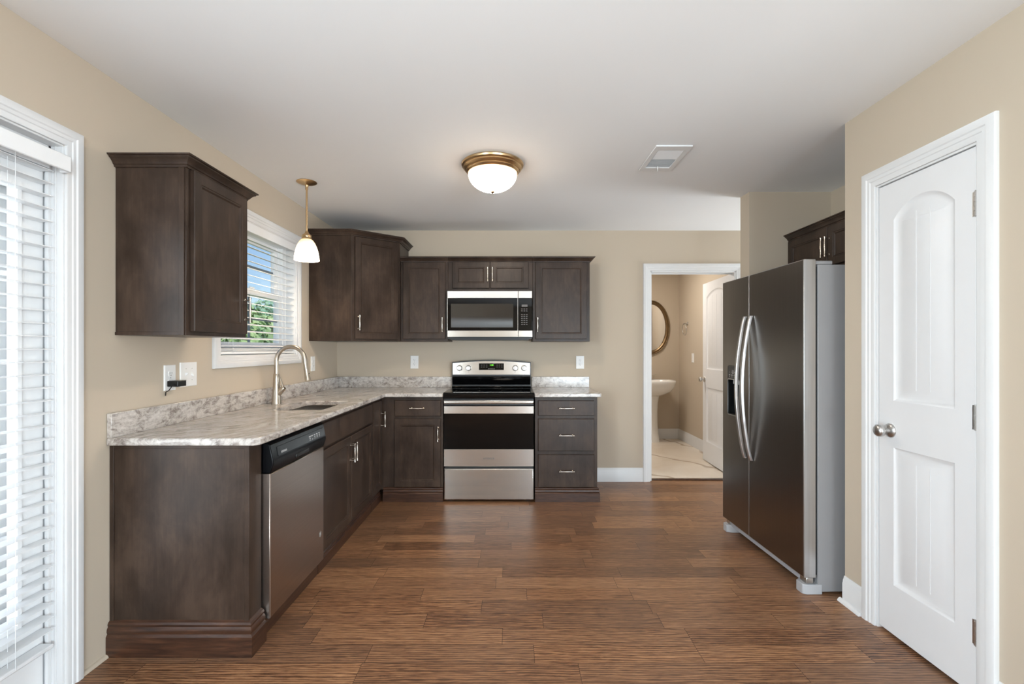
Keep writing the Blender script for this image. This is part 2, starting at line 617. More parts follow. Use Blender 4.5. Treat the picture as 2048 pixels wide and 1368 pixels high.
# ------------------------------------------------------------------ the room
XL, XR, YB, H = -1.70, 1.70, 4.618, 2.44
struct(MB().prism([(-1.82, -4.6), (4.6, -4.6), (4.6, 4.72), (-1.82, 4.72)], -0.12, 0.0), 'floor', 'floor', smooth=0)
struct(MB().prism([(-1.82, -4.6), (4.6, -4.6), (4.6, 6.9), (-1.82, 6.9)], H, H + 0.15), 'ceiling', 'ceiling', smooth=0)
struct(MB().prism([(0.78, 4.72), (2.5, 4.72), (2.5, 6.9), (0.78, 6.9)], -0.12, 0.006), 'floor_bathroom', 'marble', smooth=0)

w = MB()     # left wall with the patio door and the window over the sink
DY0, DY1, DZ = 0.87, 1.80, 2.06
WY0, WY1, WZ0, WZ1 = 2.76, 3.735, 1.245, 2.115
w.box(-1.84, XL, -4.6, -1.65, 0, H).box(-1.84, XL, -0.25, DY0, 0, H).box(-1.84, XL, -1.65, -0.25, 0, .4).box(-1.84, XL, -1.65, -0.25, 2.2, H)
w.box(-1.84, XL, DY0, DY1, DZ, H)
w.box(-1.84, XL, DY1, WY0, 0, H)
w.box(-1.84, XL, WY0, WY1, 0, WZ0)
w.box(-1.84, XL, WY0, WY1, WZ1, H)
w.box(-1.84, XL, WY1, YB + 0.12, 0, H)
struct(w, 'wall_left', 'wall', smooth=0)

w = MB()     # back wall with the bathroom doorway
BX0, BX1, BZ = 1.345, 2.175, 2.045
w.box(XL, BX0, YB, YB + 0.12, 0, H)
w.box(BX0, BX1, YB, YB + 0.12, BZ, H)
w.box(BX1, 4.6, YB, YB + 0.12, 0, H)
struct(w, 'wall_back', 'wall', smooth=0)

w = MB()     # right wall with the pantry door, ending at the fridge recess
PY0, PY1, PZ = 1.735, 2.212, 2.045
w.box(XR, XR + 0.12, 0.3, PY0, 0, H)
w.box(XR, XR + 0.12, PY0, PY1, PZ, H)
w.box(XR, XR + 0.12, PY1, 2.425, 0, H)
w.box(XR + 0.12, 2.46, 2.305, 2.425, 0, H)
struct(w, 'wall_right', 'wall', smooth=0)
struct(MB().box(2.337, 2.457, 2.425, 3.48, 0, H), 'wall_recess', 'wall', smooth=0)
struct(MB().box(1.738, 2.457, 3.48, 3.614, 0, H), 'wall_stub', 'wall', smooth=0)
struct(MB().box(3.6, 3.72, 3.3, YB, 0, H), 'wall_hall', 'wall', smooth=0)

w = MB()     # the living room behind the photographer
w.box(-1.84, 1.0, -4.6, -4.48, 0, H).box(2.5, 2.6, -4.6, -4.48, 0, H).box(4.1, 4.72, -4.6, -4.48, 0, H)
for a, b in ((1.0, 2.5), (2.6, 4.1)):
    w.box(a, b, -4.6, -4.48, 0, 0.35).box(a, b, -4.6, -4.48, 2.28, H)
struct(w, 'wall_rear', 'wall', smooth=0)
w = MB()
w.box(4.6, 4.72, -4.6, -3.2, 0, H).box(4.6, 4.72, -0.6, 0.42, 0, H)
w.box(4.6, 4.72, -3.2, -0.6, 0, 0.5).box(4.6, 4.72, -3.2, -0.6, 2.25, H)
w.box(XR + 0.12, 4.6, 0.3, 0.42, 0, H)
struct(w, 'wall_side', 'wall', smooth=0)

# bathroom shell
struct(MB().box(0.78, 2.5, 6.786, 6.9, 0, H), 'wall_bathroom_back', 'wall', smooth=0)
struct(MB().box(2.386, 2.5, YB + 0.12, 6.786, 0, H), 'wall_bathroom_right', 'wall', smooth=0)
struct(MB().box(0.78, 0.9, YB + 0.12, 6.786, 0, H), 'wall_bathroom_left', 'wall', smooth=0)

# mappings from a wall's own plane to the room
m_left = lambda a, b, h: (XL + h, a, b)          # a runs along +y
m_right = lambda a, b, h: (XR - h, -a, b)        # a runs along -y
m_back = lambda a, b, h: (a, YB - h, b)
m_floor = lambda a, b, h: (a, b, h)

def casing_profile(wd):
    k = wd / 0.064
    return [(0, 0), (0, .008), (.004 * k, .0105), (.019 * k, .0105), (.022 * k, .014), (.033 * k, .0145), (.037 * k, .0185), (.056 * k, .0195), (.062 * k, .017), (wd, .012), (wd, 0)]

BASEB = [(0, 0), (.014, 0), (.014, .098), (.0115, .104), (.0115, .112), (.008, .120), (.004, .134), (0, .134)]
QROUND = [(0, 0), (.026, 0), (.024, .007), (.019, .012), (.010, .016), (0, .017)]
QROUND_W = [(0.014, 0), (.030, 0), (.029, .006), (.025, .012), (.020, .016), (.014, .018)]

# casings (door and window surrounds)
struct(MB().sweep([(DY1 + .004, 0), (DY1 + .004, DZ + .004), (DY0 - .004, DZ + .004), (DY0 - .004, 0)], casing_profile(.066), m_left), 'trim_1', 'trim')
struct(MB().sweep([(WY1, WZ0), (WY1, WZ1), (WY0, WZ1), (WY0, WZ0)], casing_profile(.068), m_left, closed=True), 'trim_2', 'trim')
struct(MB().sweep([(BX1 + .004, 0), (BX1 + .004, BZ + .004), (BX0 - .004, BZ + .004), (BX0 - .004, 0)], casing_profile(.068), m_back), 'trim_3', 'trim')
struct(MB().sweep([(-PY0 + .004, 0), (-PY0 + .004, PZ + .004), (-PY1 - .004, PZ + .004), (-PY1 - .004, 0)], casing_profile(.074), m_right), 'trim_4', 'trim')

# jambs
j = MB()
j.box(-1.84, XL + .001, DY1 - .004, DY1 + .004, 0, DZ).box(-1.84, XL + .001, DY0 - .004, DY0 + .004, 0, DZ).box(-1.84, XL + .001, DY0, DY1, DZ - .004, DZ + .004)
j.box(-1.755, -1.742, DY1 - .016, DY1 - .004, 0, DZ - .004).box(-1.755, -1.742, DY0, DY1, DZ - .016, DZ - .004)
j.box(-1.727, -1.721, DY1 - .008, DY1 - .004, 0, DZ - .004)
struct(j, 'trim_5', 'trim', bevel=.0015)
j = MB()
j.box(BX0 - .004, BX0 + .012, YB - .001, YB + .121, 0.006, BZ).box(BX1 - .012, BX1 + .004, YB - .001, YB + .121, 0.006, BZ).box(BX0, BX1, YB - .001, YB + .121, BZ - .012, BZ + .004)
j.box(BX0 + .012, BX0 + .022, YB + .05, YB + .08, 0.006, BZ - .012).box(BX0, BX1, YB + .05, YB + .08, BZ - .022, BZ - .012)
struct(j, 'trim_6', 'trim', bevel=.0015)
j = MB()
j.box(XR - .001, XR + .12, PY0 - .004, PY0 + .005, 0, PZ).box(XR - .001, XR + .12, PY1 - .005, PY1 + .004, 0, PZ).box(XR - .001, XR + .12, PY0, PY1, PZ - .005, PZ + .004)
struct(j, 'trim_7', 'trim', bevel=.0015)
# window jamb and sill board
j = MB()
j.box(-1.80, XL + .001, WY1 - .006, WY1 + .003, WZ0, WZ1).box(-1.80, XL + .001, WY0 - .003, WY0 + .006, WZ0, WZ1)
j.box(-1.80, XL + .001, WY0, WY1, WZ1 - .006, WZ1 + .003).box(-1.80, XL + .003, WY0, WY1, WZ0 - .003, WZ0 + .008)
struct(j, 'trim_8', 'trim', bevel=.0015)
# dark threshold strip in the bathroom doorway
struct(MB().box(BX0 + .012, BX1 - .012, YB + .035, YB + .075, 0.0, 0.011), 'trim_9', 'mould', bevel=.003)

# baseboards
struct(MB().sweep([(0.742, YB), (BX0 - .072, YB)], BASEB, m_floor), 'baseboard_back', 'trim')
struct(MB().sweep([(BX1 + .072, YB), (3.6, YB)], BASEB, m_floor), 'baseboard_hall', 'trim')
b = MB().sweep([(XR, 2.425), (XR, PY1 + .08)], BASEB, m_floor)
b.sweep([(XR, 2.44), (XR, PY1 + .08)], QROUND_W, m_floor)
b.sweep([(XR, PY0 - .08), (XR, 0.3)], BASEB, m_floor)
struct(b, 'baseboard_right', 'trim')
struct(MB().sweep([(XL, DY1 + .071), (XL, 2.005)], [(t * .55, h * .8) for t, h in QROUND], m_floor), 'baseboard_left', 'wall')
struct(MB().sweep([(0.9, 6.786), (2.386, 6.786), (2.386, YB + .12)], [(t, h * 1.06 + .006) for t, h in BASEB], m_floor), 'baseboard_bathroom', 'trim')
b = MB().sweep([(XL, -4.48), (XL, DY0 - .071)], BASEB, m_floor)
b.sweep([(4.6, -4.48), (-1.70, -4.48)], BASEB, m_floor)
struct(b, 'baseboard_rear', 'trim')

# ------------------------------------------------------------------ moulded interior doors
def arch(x0, x1, z0, zs, za, n=18):
    """panel outline with an arched top: springs at zs, rises to za"""
    out = [(x0, z0), (x1, z0)]
    c = (x1 - x0) / 2
    s = za - zs
    r = (c * c + s * s) / (2 * s)
    cx, cz = (x0 + x1) / 2, za - r
    a0 = math.asin(c / r)
    for i in range(n + 1):
        a = a0 - 2 * a0 * i / n
        out.append((cx + r * math.sin(a), cz + r * math.cos(a)))
    return out

STICK = [(.004, .003), (.012, .0085), (.019, .0095), (.030, .0095), (.046, .004)]

def moulded_door(root, wd, ht, margin, z0=0.0, thick=0.035):
    x0, x1 = margin, wd - margin
    o1 = arch(x0, x1, 1.045, 1.852, 1.925)
    o2 = rect(x0, x1, .222, .838)
    m = MB().slab(0, wd, z0, ht, 0, thick, [o1, o2], STICK, .002)
    # narrow beads between the boards pressed into the panels
    k = 3 if wd < .6 else 4
    for i in range(1, k):
        x = x0 + .046 + (x1 - x0 - .092) * i / k
        for a, b_ in ((1.10, 1.862), (.275, .785)):
            m.box(x - .0022, x + .0022, .0028, .006, a, b_)
    return struct(m, 'slab', 'door', root, smooth=28)

def hinge(root, x, z, y=0.0):
    m = MB()
    for i in range(5):
        m.tube([(x, y - .004, z - .044 + i * .0178), (x, y - .004, z - .0275 + i * .0178)], .0058, 10)
    m.tube([(x, y - .004, z - .048), (x, y - .004, z + .049)], .0035, 8)
    m.box(x - .016, x + .001, y - .0012, y + .002, z - .045, z + .045)
    return m.obj('hinge', 'chrome', root, label='satin nickel butt hinge')

def door_knob(root, x, z, y=0.0, key=False):
    mx = Matrix.Translation((x, y, z)) @ Matrix.Rotation(R(90), 4, 'X')
    m = MB()
    prof = [(.0325, 0), (.0325, .003), (.030, .007), (.022, .011), (.012, .013), (.0105, .022), (.012, .030), (.020, .034), (.0262, .041), (.0282, .050), (.0265, .058), (.021, .064), (.012, .067), (0.0, .068)]
    m.lathe(prof, seg=32, mx=mx)
    return m.obj('knob', 'chrome', root, smooth=50, label='satin nickel round knob')

# pantry door in the right wall: local x runs towards the photographer
pd = struct_root('door_1', (XR + .003, PY1 - .008, 0.014), R(-90))
moulded_door(pd, PY1 - PY0 - .016, 2.022, .084)
for hz in (1.81, 1.025, .236):
    hinge(pd, PY1 - PY0 - .013, hz)
door_knob(pd, .066, .91)

# bathroom door, swung open against the right side of the bathroom: local x runs from the free edge to the hinge
ang = R(-92.5)
bx, by = 2.176, YB + .078
wdb = .81
fx_, fy_ = bx - math.cos(ang) * wdb, by - math.sin(ang) * wdb
bd = struct_root('door_2', (fx_, fy_, 0.016), ang)
moulded_door(bd, wdb, 2.02, .115)
door_knob(bd, .062, .925)
bkn = door_knob(bd, .062, .925, 0)
bkn.rotation_euler = (0, 0, PI); bkn.location = (.124, .035, 0)
for hz in (1.81, .236):
    hinge(bd, wdb + .004, hz, .004)

# patio door in the left wall: a white door with a tall glass light
fd = struct_root('door_3', (-1.764, DY0 + .012, 0.02), R(90))
fw = DY1 - DY0 - .024
sl = MB().slab(0, fw, 0, 2.03, 0, .044, [rect(.15, fw - .085, .27, 1.87)], [(.003, -.010), (.018, -.010), (.024, .0), (.026, .02)], .002, fill=False)
# the slab keeps an open light: take away the panel fill
sl.f.pop()
sl.slab(0, fw, 0, 2.03, .0442, .0008, [rect(.15 + .026, fw - .085 - .026, .27 + .026, 1.87 - .026)], (), .0002, fill=False)
struct(sl, 'slab', 'vinyl', fd)
struct(MB().box(.174, fw - .109, .021, .0225, .29, 1.85), 'pane', 'glass', fd, smooth=0)
mt = MB()
gx0, gx1 = .174, fw - .109
for i in (1, 2, 2.82):
    x = gx0 + (gx1 - gx0) * i / 3
    mt.box(x - .009, x + .009, .017, .027, .29, 1.85)
for i in range(1, 5):
    z = .29 + 1.56 * i / 5
    mt.box(gx0, gx1, .0172, .0268, z - .009, z + .009)
struct(mt, 'grille', 'vinyl', fd)
struct(MB().box(.0, fw, -.03, .02, -.02, -.002), 'threshold', 'chrome', fd, bevel=.003)
door_knob(fd, .062, .93)

# window over the sink: double-hung vinyl unit
wn_ = struct_root('window_1', (-1.775, WY0, WZ0), R(90))
ww, wh = WY1 - WY0, WZ1 - WZ0
fr = MB()
fr.prism(rect(0.006, ww - .006, .008, wh - .006), 0, .075, [list(reversed(rect(.056, ww - .056, .05, wh - .05)))], lambda a, b_, z: (a, z, b_))
struct(fr, 'frame', 'vinyl', wn_, bevel=.002)
mid = wh * .505
for nm, z0, z1, y in (('upper', mid - .02, wh - .048, .042), ('lower', .048, mid + .02, .008)):
    s_ = MB().prism(rect(.052, ww - .052, z0, z1), y, y + .03, [list(reversed(rect(.102, ww - .102, z0 + .042, z1 - .042)))], lambda a, b_, z: (a, z, b_))
    so = struct(s_, 'sash', 'vinyl', wn_, bevel=.003)
    struct(MB().box(.10, ww - .10, y + .014, y + .018, z0 + .04, z1 - .04), 'pane', 'glass', so, smooth=0)
    g = MB().box(ww / 2 - .008, ww / 2 + .008, y + .011, y + .021, z0 + .042, z1 - .042)
    zc = (z0 + z1) / 2
    g.box(.102, ww - .102, y + .0112, y + .0208, zc - .008, zc + .008)
    struct(g, 'grille', 'muntin', so)
struct(MB().box(ww / 2 - .03, ww / 2 + .03, .0, .01, mid + .02, mid + .03), 'latch', 'vinyl', wn_, bevel=.002)

# ------------------------------------------------------------------ blinds
def blind(label, loc, wd, zs, zbot, ztop, val_h, val_y, val_x, tilt=0.0):
    """horizontal slat blind; local x along the wall, front towards -y, z up; zs: slat heights"""
    t = thing('window_blind', label, 'blind', loc, R(90), None)
    m = MB()
    m.box(val_x[0], val_x[1], val_y, val_y + .009, ztop - val_h, ztop)
    m.box(val_x[1] - .008, val_x[1], val_y + .009, val_y + .04, ztop - val_h, ztop)
    m.box(val_x[0], val_x[0] + .008, val_y + .009, val_y + .04, ztop - val_h, ztop)
    m.obj('valance', 'slat', t, bevel=.003)
    MB().box(.01, wd - .01, .002 - .02, .05 - .02, ztop - .05, ztop - .004).obj('headrail', 'slat', t)
    m = MB()
    for z in zs:
        tl = tilt
        ys = [-.025, -.013, 0, .013, .025]
        pr = [(y, z + .0018 * (1 - (y / .025) ** 2) - tl * y / .025) for y in ys]
        vs, fs = [], []
        for x in (0, wd):
            vs += [(x, y, z_ + .0013) for y, z_ in pr] + [(x, y, z_ - .0013) for y, z_ in reversed(pr)]
        k = len(pr) * 2
        for q in range(k):
            q2 = (q + 1) % k
            fs.append((q, q2, k + q2, k + q))
        fs += [tuple(range(k)), tuple(k + q for q in reversed(range(k)))]
        m.add(vs, fs)
    m.obj('slats', 'slat', t)
    MB().box(0, wd, -.025, .025, zbot, zbot + .016).obj('bottom_rail', 'slat', t, bevel=.004)
    for x in ([.14, wd - .14] if wd < 1.2 else [.14, wd / 2, wd - .14]):
        c = MB().tube([(x, -.027, zbot + .008), (x, -.027, ztop - .03)], .0009, 6).tube([(x, .027, zbot + .008), (x, .027, ztop - .03)], .0009, 6)
        c.tube([(x, 0, zbot + .008), (x, 0, ztop - .03)], .0008, 6)
        c.obj('ladder_cord', 'slat', t)
    return t

zs = [.245 + .0475 * i for i in range(37)]
bl = blind('tall white slat blind hanging over the glass patio door', (-1.7365, DY0 + .06, 0), DY1 - DY0 - .085, zs, .176, 2.012, .06, -.082, (-.05, DY1 - DY0 - .075))
zs = [1.312 - 0 + .0465 * i for i in range(16)]
bl2 = blind('white slat blind in the window above the sink', (-1.735, WY0 + .008, 0), WY1 - WY0 - .016, zs + [1.284, 1.2895, 1.295], 1.258, 2.108, .058, -.038, (.0, WY1 - WY0 - .016), -.0055)
bl2.name = 'window_blind'

# ------------------------------------------------------------------ cabinets
DOORSTEPS = [(.0025, .0025), (.0085, .0030), (.0145, .0090), (.0165, .0090)]
CROWN = [(0, -.046), (.007, -.046), (.009, -.038), (.014, -.035), (.017, -.028), (.027, -.017), (.035, -.012), (.036, -.008), (.043, -.006), (.045, 0), (0, 0)]
BMOULD = [(0, 0), (.020, 0), (.020, .070), (.0165, .075), (.0135, .078), (.0165, .086), (.0155, .095), (.0105, .102), (.0125, .110), (.009, .117), (.003, .120), (0, .122)]

def pull(parent, x, z, y, vertical=True, L=.128):
    """bow-waisted bar pull on two posts, in front of the face at y"""
    m = MB()
    h = L / 2
    prof = [(-h, .0062), (-h + .004, .0066), (-h + .010, .0048), (-h * .62, .0045), (-h * .3, .0058), (0, .0066), (h * .3, .0058), (h * .62, .0045), (h - .010, .0048), (h - .004, .0066), (h, .0062)]
    P_ = (lambda a: (x, y - .03, z + a)) if vertical else (lambda a: (x + a, y - .03, z))
    m.tube([P_(a) for a, r in prof], [r for a, r in prof], 12)
    for s in (-1, 1):
        q = Vector(P_(s * h * .78))
        m.tube([(q.x, y, q.z), (q.x, y - .004, q.z), (q.x, y - .006, q.z), (q.x, y - .03, q.z)], [.0068, .0068, .0042, .0042], 10)
    return m.obj('handle', 'pull', parent, smooth=50)

def cab_door(root, x0, x1, z0, z1, y=-.019, handle=None, frame=.046, flat=False, name='door', hl=.128):
    m = MB()
    if flat:
        m.slab(x0, x1, z0, z1, y, .0185, (), (), .004)
    else:
        m.slab(x0, x1, z0, z1, y, .0185, [rect(x0 + frame, x1 - frame, z0 + frame, z1 - frame)], DOORSTEPS, .003)
    d = m.obj(name, 'cab', root, smooth=25)
    if handle:
        hx, hz, vert = handle
        pull(d, hx, hz, y, vert, hl)
    return d

def carcass(root, w, d, z0, z1, top=True, frame_rects=None, toe=0.0):
    """sides, bottom, back and a face plate at y = 0 .. .019"""
    m = MB()
    m.box(0, w, 0, .019, z0, z1)
    m.box(0, .016, .019, d, z0, z1).box(w - .016, w, .019, d, z0, z1)
    m.box(.016, w - .016, .019, d, z0, z0 + .016)
    m.box(.016, w - .016, d - .008, d, z0 + .016, z1)
    if top:
        m.box(.016, w - .016, .019, d - .008, z1 - .016, z1)
    return m.obj('body', 'cab', root, bevel=.0012, seg=1)

def crown(root, path, z):
    return MB().sweep(path, CROWN, lambda a, b, h: (a, b, z + h)).obj('crown_moulding', 'cab', root, smooth=30)

UZ0, UZ1 = 1.356, 2.118
# -- wall cabinet at the near end of the left wall (local x along +y, front towards the room)
c = thing('wall_cabinet', 'dark wall cabinet with one door between the blinds and the sink window', 'cabinet', (-1.395, 2.034, 0), R(90), 'dark wall cabinets')
w_, d_ = .456, .303
carcass(c, w_, d_, UZ0 - .006, UZ1 - .004)
cab_door(c, .026, w_ - .018, UZ0 + .012, UZ1 - .052, handle=(w_ - .048, 1.49, True))
crown(c, [(0, d_), (0, 0), (w_, 0), (w_, d_)], UZ1 - .004)
p = MB()
p.box(-.006, 0, .006, .03, UZ0 - .006, UZ1 - .05)
p.box(-.004, 0, .03, d_, UZ0 - .006, UZ0 + .008)
p.obj('edge_trim', 'cab', c, bevel=.001)

# -- corner wall cabinet with a diagonal door
c = thing('wall_cabinet', 'tall dark wall cabinet set diagonally across the corner', 'cabinet', (-1.70, YB, 0), 0, 'dark wall cabinets')
cz1 = 2.285
pl = [(.001, -.001), (.001, -.645), (.357, -.645), (.695, -.357), (.695, -.001)]
MB().prism(pl, UZ0, cz1).obj('body', 'cab', c, bevel=.0012, seg=1, smooth=0)
MB().sweep([(.001, -.645), (.357, -.645), (.695, -.357), (.695, -.001)], CROWN, lambda a, b, h: (a, b, cz1 + h)).obj('crown_moulding', 'cab', c, smooth=30)
dg = math.atan2(.288, .338)
dl = math.hypot(.288, .338)
dd = MB()
mx = Matrix.Translation((.357, -.645, 0)) @ Matrix.Rotation(dg, 4, 'Z')
tmp = MB().slab(.026, dl - .026, UZ0 + .016, cz1 - .052, -.0195, .019, [rect(.026 + .046, dl - .072, UZ0 + .062, cz1 - .098)], DOORSTEPS, .003)
dd.add(tmp.v, tmp.f, mx)
dob = dd.obj('door', 'cab', c, smooth=25)
hp = pull(dob, .052, 1.51, -.0195, True)
hp.location = mx.to_translation(); hp.rotation_euler = (0, 0, dg)
MB().box(.34, .357, -.648, -.645, UZ0, cz1 - .046).obj('edge_trim', 'cab', c)

# -- the run on the back wall
def back_cab(label, x0, x1, z0, d=.322):
    c = thing('wall_cabinet', label, 'cabinet', (x0, YB - d, 0), 0, 'dark wall cabinets')
    carcass(c, x1 - x0, d - .001, z0, UZ1)
    return c
c = back_cab('dark wall cabinet with one door between the corner cabinet and the microwave', -1.004, -.579, UZ0)
cab_door(c, .022, .402, UZ0 + .022, UZ1 - .048, handle=(.379, 1.508, True))
crown(c, [(0, 0), (.425, 0)], UZ1)
c = back_cab('short dark wall cabinet with two doors above the microwave', -.578, .186, 1.808)
cab_door(c, .040, .376, 1.836, 2.073, handle=(.360, 1.958, True))
cab_door(c, .384, .726, 1.836, 2.073, handle=(.402, 1.958, True))
crown(c, [(0, 0), (.764, 0)], UZ1)
c = back_cab('dark wall cabinet with one door right of the microwave', .187, .703, UZ0)
cab_door(c, .026, .487, UZ0 + .022, UZ1 - .048, handle=(.042, 1.508, True))
crown(c, [(0, 0), (.516, 0), (.516, .321)], UZ1)

# -- cabinet over the fridge (front towards -x; local x runs towards the photographer)
c = thing('wall_cabinet', 'short dark wall cabinet with two doors above the fridge', 'cabinet', (2.03, 3.477, 0), R(-90), 'dark wall cabinets')
carcass(c, .9, .305, 1.80, UZ1)
cab_door(c, .012, .444, 1.82, UZ1 - .048, handle=(.428, 1.94, True))
cab_door(c, .450, .888, 1.82, UZ1 - .048, handle=(.468, 1.94, True))
crown(c, [(0, 0), (.9, 0)], UZ1)

# -- base cabinets, left run: face plate at x = -1.11
FX = -1.11
BZ0, BZ1 = .10, .883
c = thing('end_panel', 'dark brown end panel closing the counter run beside the patio door', 'cabinet panel', (FX, 2.008, 0), R(90))
p = MB().box(0, .095, 0, .019, 0.0, BZ1).box(0, .019, .019, .588, 0.0, BZ1)
p.obj('panel', 'cab', c, bevel=.0012, seg=1)
p = MB()
p.box(-.004, 0, .0, .020, .12, BZ1).box(-.004, 0, .571, .588, .12, BZ1).box(-.003, 0, .020, .571, BZ1 - .012, BZ1)
p.obj('edge_trim', 'cab', c, bevel=.001)
MB().sweep([(0, .588), (0, 0), (.095, 0)], [(t * 1.15, h * 1.2) for t, h in BMOULD], lambda a, b, h: (a, b, h)).obj('base_moulding', 'mould', c, smooth=30)

c = thing('base_cabinet', 'dark sink base cabinet with two doors right of the dishwasher', 'cabinet', (FX, 2.722, 0), R(90), 'dark base cabinets')
w_ = 1.02
carcass(c, w_, .58, BZ0, BZ1, top=False)
cab_door(c, .022, w_ - .02, .715, .86, flat=True, name='false_front')
cab_door(c, .022, .508, .122, .700, handle=(.487, .588, True))
cab_door(c, .514, w_ - .02, .122, .700, handle=(.535, .588, True))
MB().sweep([(0, .02), (w_, .02)], [(t, h * .86) for t, h in BMOULD], lambda a, b, h: (a, b, h)).obj('base_moulding', 'mould', c, smooth=30)

c = thing('base_cabinet', 'narrow dark base cabinet with one tall door in the corner', 'cabinet', (FX, 3.744, 0), R(90), 'dark base cabinets')
carcass(c, .86, .58, BZ0, BZ1, top=False)
cab_door(c, .012, .245, .122, .86, handle=(.226, .70, True), frame=.05)
MB().sweep([(0, .02), (.27, .02)], [(t, h * .86) for t, h in BMOULD], lambda a, b, h: (a, b, h)).obj('base_moulding', 'mould', c, smooth=30)

# -- base cabinets, back run: face plate at y = 4.02
FY = 4.02
c = thing('base_cabinet', 'dark base cabinet with drawer and door left of the range', 'cabinet', (-1.108, FY, 0), 0, 'dark base cabinets')
w_ = .526
carcass(c, w_, .585, BZ0, BZ1, top=False)
cab_door(c, .118, .508, .722, .857, flat=True, name='drawer', handle=(.313, .79, False))
cab_door(c, .115, .506, .124, .700, handle=(.486, .575, True), frame=.05)
MB().sweep([(.02, .0), (w_, .0)], [(t, h * .98) for t, h in BMOULD], lambda a, b, h: (a, b, h)).obj('base_moulding', 'mould', c, smooth=30)

c = thing('base_cabinet', 'dark base cabinet with three drawers right of the range', 'cabinet', (.194, FY, 0), 0, 'dark base cabinets')
w_ = .528
carcass(c, w_, .585, BZ0, BZ1, top=False)
for a, b_, hz in ((.727, .853, .79), (.428, .700, .563), (.122, .398, .262)):
    cab_door(c, .026, w_ - .029, a, b_, flat=True, name='drawer', handle=(.265, hz, False))
MB().sweep([(0, 0), (w_, 0), (w_, .58)], [(t, h * .98) for t, h in BMOULD], lambda a, b, h: (a, b, h)).obj('base_moulding', 'mould', c, smooth=30)

# ------------------------------------------------------------------ granite
CZ0, CZ1 = .885, .917
def granite_slab(root, outline, holes=(), name='top'):
    return MB().prism(outline, CZ0, CZ1, holes).obj(name, 'granite', root, smooth=30, bevel=.007, seg=3)
c = thing('countertop', 'grey veined granite worktop running round the corner past the sink', 'countertop', (0, 0, 0), 0, 'granite worktops')
SX0, SX1, SY0, SY1 = -1.465, -1.163, 2.885, 3.40
L_ = [(-1.698, 1.985), (-1.085, 1.985), (-1.063, 2.007), (-1.06, 2.03), (-1.06, 3.965), (-1.05, 3.975), (-.580, 3.975), (-.580, 4.616), (-1.698, 4.616)]
granite_slab(c, L_, [list(reversed(rrect(SX0, SX1, SY0, SY1, .035)))])
bs = MB().box(-1.698, -1.678, 1.99, 4.616, CZ1, 1.020).box(-1.678, -.580, 4.596, 4.616, CZ1, 1.020)
bs.obj('backsplash', 'granite', c, bevel=.002)
c = thing('countertop', 'short grey granite worktop on the drawers right of the range', 'countertop', (0, 0, 0), 0, 'granite worktops')
granite_slab(c, [(.190, 3.975), (.744, 3.975), (.750, 3.981), (.750, 4.616), (.190, 4.616)])
MB().box(.190, .748, 4.596, 4.616, CZ1, 1.020).obj('backsplash', 'granite', c, bevel=.002)

# ------------------------------------------------------------------ sink and tap
c = thing('kitchen_sink', 'stainless double bowl sink set under the granite by the window', 'sink', (0, 0, 0))
for y0, y1 in ((2.868, 3.14), (3.162, 3.42)):
    m = MB()
    top = rrect(-1.485, -1.145, y0, y1, .05, 6)
    low = rrect(-1.470, -1.160, y0 + .015, y1 - .015, .06, 6)
    n = len(top)
    zt = CZ0 - .001
    if True:
        vs = [(x, y, zt if not (abs(y - 3.151) < .03) else zt) for x, y in top]
        vs += [(x, y, .735) for x, y in low]
        lo2 = rrect(-1.445, -1.185, y0 + .04, y1 - .04, .05, 6)
        vs += [(x, y, .712) for x, y in lo2]
        fs = []
        for q in range(2):
            for i in range(n):
                k = (i + 1) % n
                fs.append((q * n + i, q * n + k, (q + 1) * n + k, (q + 1) * n + i))
        fs.append(tuple(2 * n + i for i in range(n)))
        m.add(vs, fs)
    o = m.obj('bowl', 'sink', c, smooth=60)
    sd = o.modifiers.new('sheet', 'SOLIDIFY')
    sd.thickness = .0015
    MB().lathe([(0, .714), (.02, .714), (.036, .7155), (.043, .7175), (.044, .714)], (-1.315, (y0 + y1) / 2, 0), 28).obj('drain', 'chrome', o, smooth=50)
MB().box(-1.472, -1.158, 3.141, 3.161, .862, .872).obj('divider', 'sink', c, bevel=.004)

c = thing('kitchen_faucet', 'tall gooseneck pull-down tap standing behind the sink', 'faucet', (-1.612, 3.25, CZ1 + .0006))
m = MB()
m.lathe([(.0, 0), (.032, 0), (.032, .004), (.030, .010), (.0255, .06), (.0215, .12), (.0195, .17), (.0185, .20), (.0165, .203), (0.0, .203)], seg=32)
m.obj('base', 'nickel', c, smooth=40)
pts = [(0, 0, .20), (0, 0, .24), (0, 0, .285)]
ra = .098
for i in range(1, 17):
    a = PI - (PI * 1.02) * i / 16
    pts.append((ra + ra * math.cos(a), 0, .288 + ra * math.sin(a) * 1.02))
pts += [(2 * ra + .004, 0, .255), (2 * ra + .006, 0, .238)]
MB().tube(pts, .0142, 18).obj('spout', 'nickel', c, smooth=60)
m = MB().tube([(.2015, 0, .240), (.2035, 0, .232), (.205, 0, .225), (.209, 0, .195), (.213, 0, .172), (.2155, 0, .158)], [.0150, .0158, .0145, .0155, .0185, .0200], 20)
sp = m.obj('spray_head', 'nickel', c, smooth=40)
MB().tube([(.219, 0, .205), (.2245, 0, .203)], .0055, 12).obj('button', 'black', sp)
m = MB()
m.tube([(.010, 0, .062), (.026, 0, .080), (.044, 0, .100), (.052, 0, .110)], [.019, .019, .0185, .015], 18)
m.tube([(.046, 0, .104), (.044, 0, .120), (.037, 0, .142), (.028, 0, .166), (.023, 0, .182)], [.010, .0075, .006, .005, .0042], 12, squash=.7)
m.obj('lever', 'nickel', c, smooth=50)

